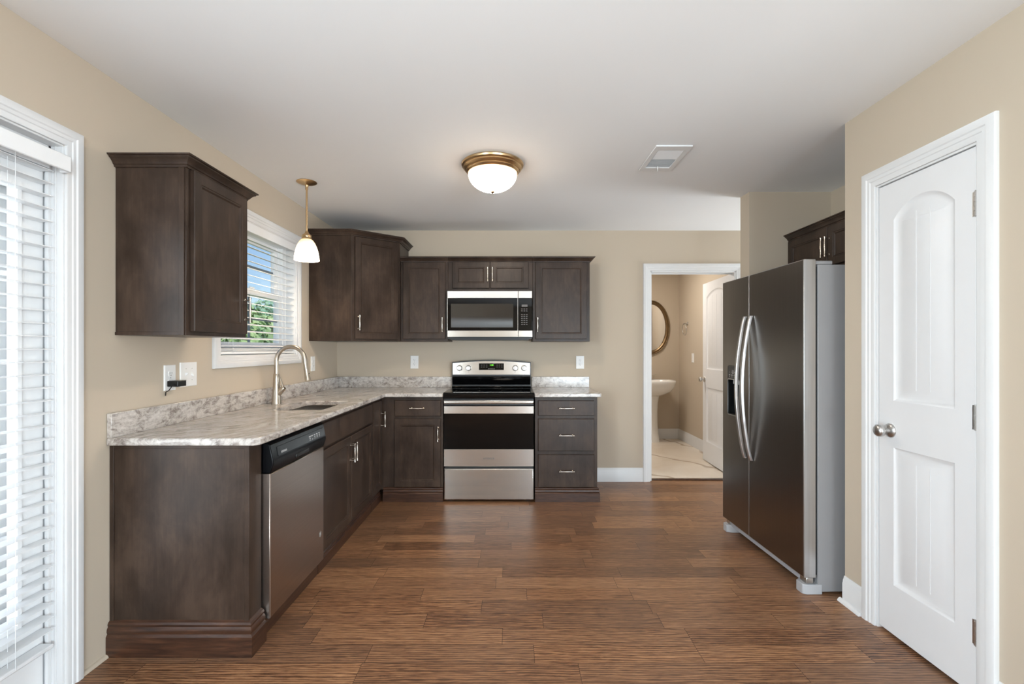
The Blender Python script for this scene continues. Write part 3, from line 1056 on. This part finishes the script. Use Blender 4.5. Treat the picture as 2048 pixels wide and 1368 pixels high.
# ------------------------------------------------------------------ dishwasher
c = thing('dishwasher', 'stainless dishwasher with black control panel built in under the counter', 'dishwasher', (FX, 2.110, 0), R(90))
w_ = .602
MB().box(.006, w_ - .006, .012, .55, .10, .872).obj('body', 'black', c, bevel=.002)
m = MB()
m.slab(.002, w_ - .002, .092, .735, -.036, .046, (), (), .004)
m.obj('door', 'dwsteel', c, bevel=.001, seg=1)
# the black control panel bulges forwards and tapers at its lower ends
pr = [(.0, .872), (-.022, .872), (-.034, .862), (-.047, .800), (-.049, .778), (-.036, .738), (.0, .738)]
m = MB()
vs, fs = [], []
for x in (.001, w_ - .001):
    vs += [(x, y, z) for y, z in pr]
k = len(pr)
for q in range(k):
    q2 = (q + 1) % k
    fs.append((q, q2, k + q2, k + q))
fs += [tuple(range(k)), tuple(k + q for q in reversed(range(k)))]
m.add(vs, fs)
cp = m.obj('control_panel', 'dwblack', c, bevel=.004, smooth=30)
tilt = math.atan2(.013, .062)
ft = (R(90) - tilt * 0 , 0, 0)
MB().add([(.05, -.0395, .846), (w_ - .03, -.0395, .846), (w_ - .03, -.0482, .803), (.05, -.0482, .803), (.05, -.030, .846), (w_ - .03, -.030, .846), (w_ - .03, -.035, .803), (.05, -.035, .803)],
         [(0, 3, 2, 1), (0, 1, 5, 4), (3, 7, 6, 2), (0, 4, 7, 3), (1, 2, 6, 5)]).obj('inlay', 'dwblack', cp, bevel=.001)
lettering(cp, 'AMANA', .015, (.108, -.0462, .816), (R(90) - .205, 0, 0), 'print')
pk = MB()
for i in range(5):
    x = .385 + i * .030
    pk.box(x, x + (.018 if i else .026), -.0452 + .001, -.0442 + .001, .826, .831)
    if i != 1:
        pk.box(x + .004, x + .014, -.0462, -.0450, .8165, .8225)
    pk.box(x + .002, x + .012, -.0476, -.0464, .8095, .8125)
pk.obj('key_print', 'print', cp)
MB().box(.23, .375, -.0505, -.040, .752, .775).obj('pocket_handle', 'black', cp, bevel=.006)
m = MB()
for i in range(32):
    a0, a1 = 2 * PI * i / 32, 2 * PI * (i + 1) / 32
    cx, cz, r1, r2 = w_ - .052, .255, .0145, .0165
    m.add([(cx + r1 * math.cos(a0), -.0365, cz + r1 * math.sin(a0)), (cx + r2 * math.cos(a0), -.0365, cz + r2 * math.sin(a0)), (cx + r2 * math.cos(a1), -.0365, cz + r2 * math.sin(a1)), (cx + r1 * math.cos(a1), -.0365, cz + r1 * math.sin(a1))], [(0, 1, 2, 3)])
for dz, a, b_ in ((.006, -.006, .008), (.001, -.008, .005), (-.004, -.004, .008), (-.009, -.006, .004)):
    m.box(cx + a, cx + b_, -.0366, -.036, cz + dz - .0014, cz + dz + .0014)
m.obj('round_emblem', 'print', c, smooth=0)
MB().sweep([(.004, .02), (w_ + .009, .02)], [(t * .8, h * .72) for t, h in BMOULD], lambda a, b, h: (a, b, h)).obj('base_moulding', 'mould', c, smooth=30)

# ------------------------------------------------------------------ range
c = thing('electric_range', 'freestanding stainless electric range with black glass oven door and cooktop', 'range', (-.575, 4.0, 0), 0)
w_ = .760
MB().box(.004, w_ - .004, .03, .58, .022, .895).obj('body', 'black', c, bevel=.003)
for x in (.03, w_ - .07):
    MB().box(x, x + .04, .05, .09, 0, .024).obj('foot', 'black', c)
    MB().box(x, x + .04, .5, .54, 0, .024).obj('foot', 'black', c)
MB().slab(.002, w_ - .002, .020, .283, -.010, .045, (), (), .006).obj('storage_drawer', 'steel', c, bevel=.002)
m = MB().box(.002, w_ - .002, -.004, .035, .296, .812)
dr = m.obj('oven_door', 'black', c, bevel=.002)
MB().slab(.002, w_ - .002, .303, .447, -.012, .008, (), (), .003).obj('lower_band', 'steel', dr)
MB().slab(.002, w_ - .002, .447, .745, -.010, .006, (), (), .002).obj('oven_glass', 'blackglass', dr)
MB().slab(.002, w_ - .002, .744, .811, -.012, .008, (), (), .003).obj('upper_band', 'steel', dr)
lettering(dr, 'AMANA', .026, (w_ / 2, -.0125, .368), FRONT, 'key')
m = MB()
m.box(.004, w_ - .004, -.052, -.028, .832, .862)
hb = m.obj('oven_handle', 'steel', c, bevel=.007, seg=3)
for x in (.02, w_ - .05):
    MB().box(x, x + .03, -.030, .02, .836, .858).obj('handle_post', 'black', hb, bevel=.003)
MB().box(.002, w_ - .002, -.006, .04, .814, .872).obj('vent_trim', 'black', c, bevel=.003)
# cooktop: black glass with a rounded front edge
pr = [(-.024, .874), (-.028, .886), (-.026, .912), (-.016, .9225), (.0, .925), (.548, .925), (.548, .874)]
vs, fs = [], []
for x in (-.001, w_ + .001):
    vs += [(x, y, z) for y, z in pr]
k = len(pr)
for q in range(k):
    q2 = (q + 1) % k
    fs.append((q, q2, k + q2, k + q))
fs += [tuple(range(k)), tuple(k + q for q in reversed(range(k)))]
ct = MB().add(vs, fs).obj('cooktop', 'blackglass', c, bevel=.003, smooth=30)
for bx_, by_, br in ((.19, .14, .105), (.57, .14, .085), (.19, .40, .085), (.57, .40, .105)):
    m = MB()
    for i in range(48):
        a0, a1 = 2 * PI * i / 48, 2 * PI * (i + 1) / 48
        for r in (br,):
            m.add([(bx_ + r * math.cos(a0), by_ + r * math.sin(a0), .9254), (bx_ + (r + .002) * math.cos(a0), by_ + (r + .002) * math.sin(a0), .9254), (bx_ + (r + .002) * math.cos(a1), by_ + (r + .002) * math.sin(a1), .9254), (bx_ + r * math.cos(a1), by_ + r * math.sin(a1), .9254)], [(0, 1, 2, 3)])
    m.obj('burner_ring', 'darkgrey', ct, smooth=0)
# backguard with a gently arched top
g0, g1 = .006, w_ - .006
def arc_z(x, base, rise):
    u_ = (x - w_ / 2) / ((g1 - g0) / 2)
    return base + rise * (1 - u_ * u_)
n = 24
out = [(g0, .92), (g1, .92)] + [(g1 - (g1 - g0) * i / n, arc_z(g1 - (g1 - g0) * i / n, 1.163, .021)) for i in range(n + 1)]
bk = MB().prism(out, .515, .590, (), lambda a, b_, z: (a, z, b_)).obj('backguard', 'black', c, bevel=.004, smooth=30)
MB().add([(g0 + .004, .500, .975), (g1 - .004, .500, .975), (g1 - .004, .485, 1.018), (g0 + .004, .485, 1.018), (g0 + .004, .52, .94), (g1 - .004, .52, .94), (g1 - .004, .52, 1.03), (g0 + .004, .52, 1.03)],
         [(0, 1, 2, 3), (4, 5, 1, 0), (3, 2, 6, 7), (0, 3, 7, 4), (1, 5, 6, 2)]).obj('splash_panel', 'blackglass', bk, bevel=.004)
MB().box(g0 + .002, g1 - .002, .47, .52, .9255, .938).obj('rear_rail', 'blackglass', bk, bevel=.005)
out = [(g0 + .008, 1.046), (g1 - .008, 1.046)] + [(g1 - .008 - (g1 - g0 - .016) * i / n, arc_z(g1 - .008 - (g1 - g0 - .016) * i / n, 1.153, .020)) for i in range(n + 1)]
cp = MB().prism(out, .497, .516, (), lambda a, b_, z: (a, z, b_)).obj('control_panel', 'steel', bk, bevel=.002, smooth=30)
cp2 = MB().box(.262, .498, .4955, .505, 1.090, 1.152).obj('display', 'blackglass', cp, bevel=.001)
dg_ = lettering(cp, '1:00', .019, (.382, .4948, 1.136), FRONT, 'digits', name='clock_digits')
kp = MB()
for i in range(3):
    for r in range(2):
        kp.box(.280 + i * .024, .294 + i * .024, .4950, .4956, 1.116 + r * .018, 1.120 + r * .018)
        kp.box(.428 + i * .022, .440 + i * .022, .4950, .4956, 1.116 + r * .018, 1.120 + r * .018)
kp.obj('key_print', 'key', cp)
kp2 = MB()
for i in range(5):
    kp2.box(.350 + i * .013, .359 + i * .013, .4950, .4956, 1.097, 1.105)
kp2.obj('key_print', 'key', cp)
for x in (.078, .163, .606, .689):
    mx = Matrix.Translation((x, .497, 1.108)) @ Matrix.Rotation(R(90), 4, 'X')
    kb = MB().lathe([(.0, 0), (.027, 0), (.027, .004), (.0245, .006), (.0225, .026), (.020, .030), (0, .031)], seg=28, mx=mx).obj('knob', 'chrome', cp, smooth=40)
    MB().box(x - .0045, x + .0045, .458, .468, 1.090, 1.126).obj('grip', 'chrome', kb, bevel=.002)
    MB().box(x - .0015, x + .0015, .4962, .497, 1.066, 1.072).obj('mark', 'slot', cp)

# ------------------------------------------------------------------ microwave
c = thing('microwave_oven', 'stainless over-the-range microwave with black glass door', 'microwave', (-.574, 4.205, 0), 0)
w_ = .753
sp_ = .629
MB().box(.002, w_ - .002, .02, .41, 1.376, 1.803).obj('body', 'black', c, bevel=.003)
for x0, x1, n1 in ((0, sp_ - .001, 'door'), (sp_ + .001, w_, 'control_panel')):
    o = MB().box(x0, x1, .004, .03, 1.394, 1.803).obj(n1, 'blackglass', c, bevel=.003)
    MB().slab(x0, x1, 1.738, 1.8035, -.002, .01, (), (), .003).obj('upper_band', 'steel', o)
    MB().slab(x0, x1, 1.3935, 1.453, -.002, .01, (), (), .003).obj('lower_band', 'steel', o)
    if n1 == 'door':
        MB().slab(.032, .585, 1.478, 1.690, .0028, .004, [rect(.034, .583, 1.480, 1.688)], [(.002, .0005)], .0006).obj('window', 'mwglass', o)
        MB().box(.0, .0035, .0, .004, 1.453, 1.738).obj('edge_trim', 'steel', o)
        MB().box(sp_ - .005, sp_ - .002, -.0005, .004, 1.453, 1.738).obj('edge_trim', 'steel', o)
    else:
        k = MB().box(.660, .712, .0030, .0042, 1.662, 1.682)
        k.obj('display', 'key', o)
        k = MB()
        for r in range(9):
            for q in range(3):
                if r in (2,):
                    continue
                k.box(.655 + q * .021, .669 + q * .021, .0030, .0042, 1.640 - r * .017, 1.646 - r * .017)
        k.obj('key_print', 'key', o)
m = MB().box(.03, w_ - .03, .03, .36, 1.368, 1.377)
m.obj('vent_underside', 'black', c)

# ------------------------------------------------------------------ fridge: local x from the far side towards the photographer
fth = math.atan2(-.91, .021)
c = thing('refrigerator', 'side-by-side stainless refrigerator with curved handles in the wall recess', 'refrigerator', (1.509, 3.402, 0), fth)
w_ = .911
MB().box(.004, w_ - .004, .078, .765, .012, 1.735).obj('body', 'fridgegrey', c, bevel=.004)
MB().box(.012, w_ - .012, .064, .079, .10, 1.725).obj('gasket', 'black', c)
m = MB()
sx = .362
dx0, dx1, dz0, dz1 = .075, .245, .838, 1.175
m.slab(.002, sx - .003, .092, 1.760, 0, .062, [rrect(dx0, dx1, dz0, dz1, .018, 4)], (), .003, fill=False)
fdoor = m.obj('freezer_door', 'fridgesteel', c, smooth=30)
m = MB()
m.slab(sx + .003, w_, .092, 1.760, 0, .062, (), (), .003)
rdoor = m.obj('refrigerator_door', 'fridgesteel', c, smooth=30)
for dob_, x0, x1 in ((fdoor, .0, sx - .0025), (rdoor, sx + .0025, w_ + .0015)):
    m = MB()
    m.box(x0, x0 + .0035, .001, .063, .0915, 1.7605).box(x1 - .0035, x1, .001, .063, .0915, 1.7605)
    m.box(x0, x1, .002, .063, 1.758, 1.7615).box(x0, x1, .002, .063, .0905, .094)
    m.obj('edge_trim', 'steel_v', dob_, bevel=.001)
# ice and water dispenser
dp = MB()
dp.box(dx0 + .002, dx1 - .002, .058, .061, dz0, dz1)
dp.box(dx0 - .001, dx0 + .003, .004, .06, dz0, dz1).box(dx1 - .003, dx1 + .001, .004, .06, dz0, dz1)
dp.box(dx0, dx1, .004, .06, dz0 - .001, dz0 + .006).box(dx0, dx1, .004, .06, dz1 - .004, dz1 + .001)
dpo = dp.obj('dispenser', 'black', fdoor)
MB().box(dx0 + .003, dx1 - .003, -.001, .03, 1.085, dz1 - .003).obj('dispenser_panel', 'darkgrey', dpo, bevel=.002)
MB().box(dx0 + .05, dx1 - .04, .012, .05, 1.048, 1.085).obj('chute', 'fridgelight', dpo, bevel=.004)
MB().add([(dx0 + .06, .05, 1.05), (dx1 - .06, .05, 1.05), (dx1 - .05, .034, .89), (dx0 + .05, .034, .89), (dx0 + .06, .056, 1.05), (dx1 - .06, .056, 1.05), (dx1 - .05, .042, .89), (dx0 + .05, .042, .89)],
         [(0, 3, 2, 1), (4, 5, 6, 7), (0, 1, 5, 4), (2, 3, 7, 6), (0, 4, 7, 3), (1, 2, 6, 5)]).obj('paddle', 'darkgrey', dpo, bevel=.003)
rim = rrect(dx0 - .004, dx1 + .004, dz0 - .005, 1.085, .02, 4)
MB().prism(rim, -.0025, .004, [list(reversed(rrect(dx0 + .001, dx1 - .001, dz0 + .001, 1.079, .016, 4)))], lambda a, b_, z: (a, z, b_)).obj('dispenser_rim', 'steel_v', dpo)
kp = MB()
for i in range(4):
    x = dx0 + .022 + i * .034
    kp.box(x, x + .016, -.0016, -.0008, 1.108, 1.113)
    kp.box(x + .003, x + .012, -.0016, -.0008, 1.096, 1.099)
    kp.box(x + .004, x + .010, -.0016, -.0008, 1.128, 1.131)
kp.box(dx0 + .066, dx0 + .069, -.0016, -.0008, 1.124, 1.146).box(dx0 + .084, dx0 + .087, -.0016, -.0008, 1.124, 1.146).box(dx0 + .066, dx0 + .087, -.0016, -.0008, 1.122, 1.125)
kp.obj('key_print', 'print', dpo)
# bowed handles on both sides of the split
for dob_, x in ((fdoor, sx - .036), (rdoor, sx + .038)):
    m = MB()
    n = 28
    za, zb = .585, 1.500
    rows = []
    for i in range(n + 1):
        u_ = i / n
        z = za + (zb - za) * u_
        b_ = .012 + .058 * (math.sin(PI * u_) ** .8)
        wdt = .0125
        rows.append([(x - wdt, -b_ + .012, z), (x - wdt, -b_, z), (x - wdt * .6, -b_ - .006, z), (x + wdt * .6, -b_ - .006, z), (x + wdt, -b_, z), (x + wdt, -b_ + .012, z)])
    vs = [p_ for r_ in rows for p_ in r_]
    fs = []
    for i in range(n):
        for q in range(6):
            q2 = (q + 1) % 6
            fs.append((i * 6 + q, i * 6 + q2, (i + 1) * 6 + q2, (i + 1) * 6 + q))
    fs += [tuple(range(6)), tuple(n * 6 + q for q in reversed(range(6)))]
    m.add(vs, fs)
    m.obj('handle', 'steel_v', dob_, bevel=.002, smooth=40)
# base grille, feet covers and top hinge covers
MB().box(.02, w_ - .05, .03, .075, .045, .088).obj('base_grille', 'fridgelight', c, bevel=.003)
for x0, x1 in ((-.004, .075), (w_ - .085, w_ + .0)):
    MB().prism([(x0 + .012, .0), (x1 - .02, .0), (x1, .03), (x1, .10), (x0, .10), (x0, .02)] if x0 < .1 else [(x0 + .02, .0), (x1 - .012, .0), (x1, .02), (x1, .10), (x0, .10), (x0, .03)], .0, .052).obj('foot_cover', 'fridgelight', c, bevel=.004)
    MB().box(x0 + .02, x1 - .01, .02, .06, .053, .086).obj('lower_hinge', 'chrome', c, bevel=.004)
for x0 in (.006, w_ - .085):
    MB().box(x0, x0 + .078, .03, .16, 1.736, 1.756).obj('hinge_cover', 'fridgegrey', c, bevel=.005)

# ------------------------------------------------------------------ lamps and vent
c = thing('pendant_lamp', 'small pendant lamp with frosted shade hanging over the sink', 'lamp', (-1.413, 3.27, 0))
MB().lathe([(0, 2.439), (.066, 2.439), (.067, 2.436), (.060, 2.431), (.034, 2.423), (.012, 2.417), (.010, 2.405), (0, 2.404)], seg=40).obj('canopy', 'bronze', c, smooth=40)
MB().tube([(0, 0, 2.41), (0, 0, 2.10)], .0062, 12).tube([(0, 0, 2.415), (0, 0, 2.385)], .0095, 12).tube([(0, 0, 2.262), (0, 0, 2.252)], .0075, 12).obj('rod', 'bronze', c, smooth=40)
MB().lathe([(0, 2.10), (.010, 2.098), (.012, 2.088), (.022, 2.080), (.031, 2.072), (.033, 2.062), (.030, 2.055), (.033, 2.050), (.033, 2.040), (0, 2.038)], seg=32).obj('socket_cup', 'bronze', c, smooth=40)
m = MB().lathe([(.030, .145), (.041, .137), (.054, .118), (.066, .090), (.075, .058), (.080, .025), (.082, .0), (.079, .0), (.077, .025), (.072, .058), (.063, .088), (.051, .115), (.038, .133), (.027, .140), (.030, .145)], seg=48)
sh = m.obj('lamp_shade', 'shade', c, smooth=60)
sh.location = (0, 0, 1.900)
light('pendant_bulb', 'POINT', (-1.413, 3.27, 1.93), (0, 0, 0), 7.0, (1, .86, .66), shadow_soft_size=.03)

c = thing('ceiling_lamp', 'round brass-rimmed flush lamp on the ceiling', 'lamp', (-.12, 2.94, 0))
MB().lathe([(0, 2.439), (.170, 2.439), (.186, 2.436), (.193, 2.428), (.190, 2.419), (.180, 2.413), (.181, 2.406), (.173, 2.397), (.164, 2.393), (.165, 2.387), (.158, 2.379), (.150, 2.375), (.150, 2.385), (0, 2.386)], seg=64).obj('rim', 'bronze', c, smooth=35)
prof = [(.152, -.060)]
for i in range(1, 15):
    a = (PI / 2) * i / 14
    prof.append((.152 * math.cos(a) if i < 14 else 0.0, -.060 - .112 * math.sin(a)))
bw = MB().lathe(prof, seg=64).obj('lamp_bowl', 'bowl', c, smooth=80)
bw.location = (0, 0, 2.436)
MB().lathe([(0, 2.266), (.011, 2.266), (.0135, 2.262), (.010, 2.257), (.004, 2.254), (0, 2.253)], seg=24).obj('finial', 'bronze', c, smooth=50)

c = thing('ceiling_vent', 'white rectangular air vent in the ceiling', 'vent', (.812, 2.675, 0))
vw, vl = .208, .375
MB().prism(rect(0, vw, 0, vl), 2.431, 2.4395, [list(reversed(rect(.030, vw - .030, .055, vl - .055)))]).obj('frame', 'trim', c, bevel=.003)
MB().box(.03, vw - .03, .055, vl - .055, 2.4385, 2.4397).obj('duct', 'duct', c)
m = MB()
k = 22
for i in range(k):
    y = .058 + (vl - .116) * i / k
    za, zb, dy = (2.4365, 2.4325, .0112) if i < k // 2 else (2.4325, 2.4365, .0085)
    m.add([(.03, y, za), (vw - .03, y, za), (vw - .03, y + dy, zb), (.03, y + dy, zb), (.03, y, za + .001), (vw - .03, y, za + .001), (vw - .03, y + dy, zb + .001), (.03, y + dy, zb + .001)],
          [(0, 3, 2, 1), (4, 5, 6, 7), (0, 1, 5, 4), (2, 3, 7, 6), (0, 4, 7, 3), (1, 2, 6, 5)])
m.obj('louvres', 'trim', c, smooth=0)
MB().tube([(.10, .30, 2.433), (.10, .30, 2.416), (.104, .315, 2.410)], .0028, 8).obj('damper_lever', 'white', c)

# ------------------------------------------------------------------ outlets and switches; front towards local -y
def plate(t, w_, h_):
    return MB().slab(-w_ / 2, w_ / 2, -h_ / 2, h_ / 2, -.006, .006, (), (), .003).obj('plate', 'white', t, smooth=25)

def duplex(name, label, loc, rz, group):
    t = thing(name, label, 'outlet', loc, rz, group)
    plate(t, .078, .126)
    for dz in (-.020, .020):
        pts = [(.0165 * math.cos(2 * PI * i / 24), max(-.0135, min(.0135, .0175 * math.sin(2 * PI * i / 24))) + dz) for i in range(24)]
        r_ = MB().prism(pts, -.0085, -.005, (), lambda a, b_, z: (a, z, b_)).obj('socket', 'white', t)
        s_ = MB().box(-.0075, -.0052, -.0089, -.0080, dz - .001, dz + .008).box(.0052, .0075, -.0089, -.0080, dz - .000, dz + .007)
        s_.tube([(0, -.0080, dz - .0075), (0, -.0089, dz - .0075)], .0026, 10)
        s_.obj('slots', 'slot', r_)
    MB().tube([(0, -.0058, 0), (0, -.0078, 0)], .003, 10).obj('screw', 'chrome', t)
    return t

G = 'wall outlets'
duplex('wall_outlet', 'white outlet above the near end of the counter, black adapter plugged in', (XL, 2.356, 1.148), R(90), G)
duplex('wall_outlet', 'white outlet left of the range on the back wall', (-.948, YB, 1.160), 0, G)
duplex('wall_outlet', 'white outlet right of the range on the back wall', (.661, YB, 1.158), 0, G)
duplex('wall_outlet', 'pale outlet on the left wall between window and corner', (XL, 4.05, 1.163), R(90), G)

t = thing('power_adapter', 'black plug-in power adapter in the outlet above the counter', 'adapter', (XL, 2.356, 1.148), R(90))
MB().box(-.028, .034, -.062, -.009, -.043, -.014).obj('case', 'black', t, bevel=.003)
MB().tube([(-.028, -.045, -.03), (-.040, -.046, -.034), (-.043, -.040, -.045), (-.042, -.028, -.06), (-.040, -.012, -.068), (-.036, -.008, -.085)], .0022, 8).obj('cord', 'black', t)

t = thing('light_switch', 'white double toggle switch plate near the sink window', 'switch', (XL, 2.492, 1.158), R(90))
plate(t, .128, .126)
for x, up in ((-.023, 1), (.023, -1)):
    MB().box(x - .005, x + .005, -.0068, -.0055, -.012, .012).obj('toggle_slot', 'white', t, bevel=.0005)
    MB().add([(x - .0045, -.006, -.006), (x + .0045, -.006, -.006), (x + .0045, -.006, .006), (x - .0045, -.006, .006), (x - .0035, -.018, up * .008 - .004), (x + .0035, -.018, up * .008 - .004), (x + .0035, -.018, up * .008 + .003), (x - .0035, -.018, up * .008 + .003)],
             [(0, 1, 5, 4), (1, 2, 6, 5), (2, 3, 7, 6), (3, 0, 4, 7), (4, 5, 6, 7)]).obj('toggle', 'white', t)
    for dz in (-.030, .030):
        MB().tube([(x, -.0058, dz), (x, -.0070, dz)], .0026, 8).obj('screw', 'chrome', t)

t = thing('light_switch', 'white rocker switch on the bathroom wall below the towel ring', 'switch', (2.386, 6.26, 1.168), R(-90))
plate(t, .075, .12)
MB().slab(-.017, .017, -.034, .034, -.009, .004, (), (), .002).obj('rocker', 'white', t)

# ------------------------------------------------------------------ bathroom things
t = thing('wall_mirror', 'oval bronze-framed mirror above the bathroom sink', 'mirror', (1.985, 6.784, 1.593))
ax, az = .262, .385
def oval(r):
    return [((ax - r) * math.cos(2 * PI * i / 64), (az - r) * math.sin(2 * PI * i / 64)) for i in range(64)]
prof = [(0, .0), (.0, .020), (.008, .030), (.018, .026), (.024, .030), (.034, .034), (.042, .026), (.050, .024), (.058, .014), (.058, .004)]
vs, fs = [], []
for r_, h_ in prof:
    vs += [(x, -h_, z) for x, z in oval(r_)]
for q in range(len(prof) - 1):
    for i in range(64):
        k = (i + 1) % 64
        fs.append((q * 64 + i, q * 64 + k, (q + 1) * 64 + k, (q + 1) * 64 + i))
MB().add(vs, fs).obj('frame', 'mirrorframe', t, smooth=50)
MB().prism(oval(.052), -.008, -.003, (), lambda a, b_, z: (a, z, b_)).obj('glass', 'mirror', t, smooth=0)

t = thing('pedestal_sink', 'white porcelain pedestal sink in the bathroom', 'sink', (1.935, 6.50, .006))
m = MB()
def dshape(wx, dy, yo, n=40):
    out = []
    for i in range(n):
        a = 2 * PI * i / n
        x = wx * math.copysign(abs(math.cos(a)) ** .75, math.cos(a))
        y = dy * math.copysign(abs(math.sin(a)) ** .75, math.sin(a)) + yo
        out.append((x, min(y, .278)))
    return out
levels = [(.10, .10, .10, .63), (.16, .14, .06, .66), (.235, .20, .02, .71), (.272, .228, .0, .775), (.285, .238, .0, .825), (.287, .240, .0, .845), (.280, .234, .0, .853), (.262, .215, .0, .851), (.235, .165, -.02, .845), (.20, .135, -.02, .79), (.12, .08, -.02, .735), (.03, .03, -.02, .725)]
vs, fs = [], []
for wx, dy, yo, z in levels:
    vs += [(x, y, z) for x, y in dshape(wx, dy, yo)]
for q in range(len(levels) - 1):
    for i in range(40):
        k = (i + 1) % 40
        fs.append((q * 40 + i, q * 40 + k, (q + 1) * 40 + k, (q + 1) * 40 + i))
fs += [tuple(range(40)), tuple((len(levels) - 1) * 40 + i for i in range(40))]
m.add(vs, fs).obj('basin', 'porcelain', t, smooth=50)
MB().lathe([(0, 0), (.105, 0), (.106, .02), (.100, .05), (.088, .12), (.080, .25), (.078, .42), (.084, .54), (.098, .62), (.104, .66), (0, .66)], (0, .08, 0), 40, sy=.9).obj('pedestal', 'porcelain', t, smooth=50)

t = thing('basin_faucet', 'brass two-handle tap on the bathroom sink', 'faucet', (1.935, 6.72, .8605))
MB().box(-.075, .075, -.022, .022, 0, .012).obj('base', 'nickel', t, bevel=.006)
MB().tube([(0, 0, .01), (0, 0, .07), (0, -.01, .10), (0, -.035, .12), (0, -.075, .115), (0, -.095, .095)], [.013, .012, .012, .0115, .011, .010], 14).obj('spout', 'nickel', t, smooth=50)
for s in (-1, 1):
    m = MB().lathe([(.019, .010), (.018, .02), (.012, .035), (.012, .05), (.015, .056), (0, .058)], (s * .055, 0, 0), 20)
    m.tube([(s * .055, 0, .052), (s * .075, 0, .060), (s * .105, 0, .066)], [.007, .006, .007], 10)
    m.obj('handle', 'nickel', t, smooth=50)

t = thing('towel_ring', 'small metal towel ring on the bathroom wall', 'towel ring', (2.386, 6.45, 1.63), R(-90))
m = MB()
mx = Matrix.Rotation(R(90), 4, 'X')
m.lathe([(0, 0), (.026, 0), (.026, .006), (.020, .012), (.010, .016), (.009, .045), (.012, .050), (.012, .056), (0, .058)], seg=28, mx=mx)
m.obj('mount', 'chrome', t, smooth=40)
pts = []
for i in range(49):
    a = PI / 2 + 2 * PI * i / 48
    pts.append((.078 * math.cos(a), -.050 + .012 * (1 - math.sin(a)) * .5, -.078 + .078 * math.sin(a)))
MB().tube(pts, .0038, 10, caps=False).obj('ring', 'chrome', t, smooth=60)

# ------------------------------------------------------------------ outdoors, seen through the two panes on the left
struct(MB().prism([(-60, -30), (-1.86, -30), (-1.86, 60), (-60, 60)], -.75, -.55), 'ground', 'grass', smooth=0)
dk = thing('deck', 'weathered timber deck outside the patio door', 'deck', (-3.4, 1.3, -.2))
m = MB()
for i in range(22):
    m.box(-1.5 + i * .139, -1.5 + i * .139 + .133, -1.7, 1.7, .06, .09)
m.obj('boards', 'deck', dk, smooth=0)
MB().box(-1.5, 1.5, -1.7, -1.62, -.10, .06).box(-1.5, 1.5, 1.62, 1.7, -.10, .06).box(-1.5, -1.42, -1.62, 1.62, -.10, .06).obj('joists', 'deck', dk)
for x, y in ((-1.44, -1.64), (-1.44, 0), (-1.44, 1.64), (1.3, 1.64), (1.3, -1.64)):
    MB().box(x - .045, x + .045, y - .045, y + .045, -.35, 1.02 if x < 0 or y > 0 else .06).obj('post', 'vinyl', dk)
r_ = MB().box(-1.47, -1.41, -1.6, 1.6, .96, 1.0).box(-1.46, -1.42, -1.6, 1.6, .17, .21).box(-1.4, 1.26, 1.61, 1.67, .96, 1.0).box(-1.4, 1.26, 1.62, 1.66, .17, .21)
for i in range(24):
    y = -1.55 + i * .134
    r_.box(-1.455, -1.425, y, y + .03, .21, .96)
for i in range(19):
    x = -1.3 + i * .134
    r_.box(x, x + .03, 1.625, 1.655, .21, .96)
r_.obj('railing', 'vinyl', dk, smooth=0)

def tree(label, x, y, hgt, rad, mat, seed):
    rg = random.Random(seed)
    t = thing('tree', label, 'tree', (x, y, -.55), 0, 'trees outside')
    MB().tube([(0, 0, 0), (.05, .03, hgt * .3), (.02, .1, hgt * .7)], [.16, .12, .05], 8).obj('trunk', 'bark', t)
    m = MB()
    blobs = [(Vector((rg.uniform(-.6, .6) * rad, rg.uniform(-.6, .6) * rad, hgt * rg.uniform(.3, .85))), rad * rg.uniform(.35, .6)) for _ in range(11)]
    for c_, r0 in blobs:
        for _ in range(420):
            d = Vector((rg.gauss(0, 1), rg.gauss(0, 1), rg.gauss(0, 1))).normalized()
            p_ = c_ + d * r0 * rg.uniform(.7, 1.05)
            a = Vector((rg.gauss(0, 1), rg.gauss(0, 1), rg.gauss(0, 1))).normalized()
            b_ = d.cross(a).normalized()
            e = b_.cross(d)
            s = rg.uniform(.07, .15)
            q = (d * rg.uniform(-.5, .5))
            m.add([p_ - b_ * s, p_ + e * s * .6 + q * s, p_ + b_ * s, p_ - e * s * .6 - q * s], [(0, 1, 2, 3)])
    m.obj('crown', mat, t, smooth=0)
    return t

tree('bushy green tree nearest the sink window', -8.6, 15.5, 3.5, 1.6, 'leafa', 1)
tree('rounded bluish-green tree right of the nearest tree in the sink window', -11.2, 21.5, 3.9, 2.0, 'leafb', 2)
tree('farthest bluish tree at the right of the sink window view', -13.2, 28.0, 4.6, 2.2, 'leafb', 3)
tree('pale green tree at the left edge of the sink window view', -17.5, 27.0, 4.6, 1.7, 'leafa', 4)
tree('broad green tree beyond the deck railing', -15.5, 11.5, 5.2, 2.8, 'leafa', 5)
tree('bluish tree beyond the deck in front of the patio door', -12.5, 4.0, 5.0, 2.6, 'leafb', 6)
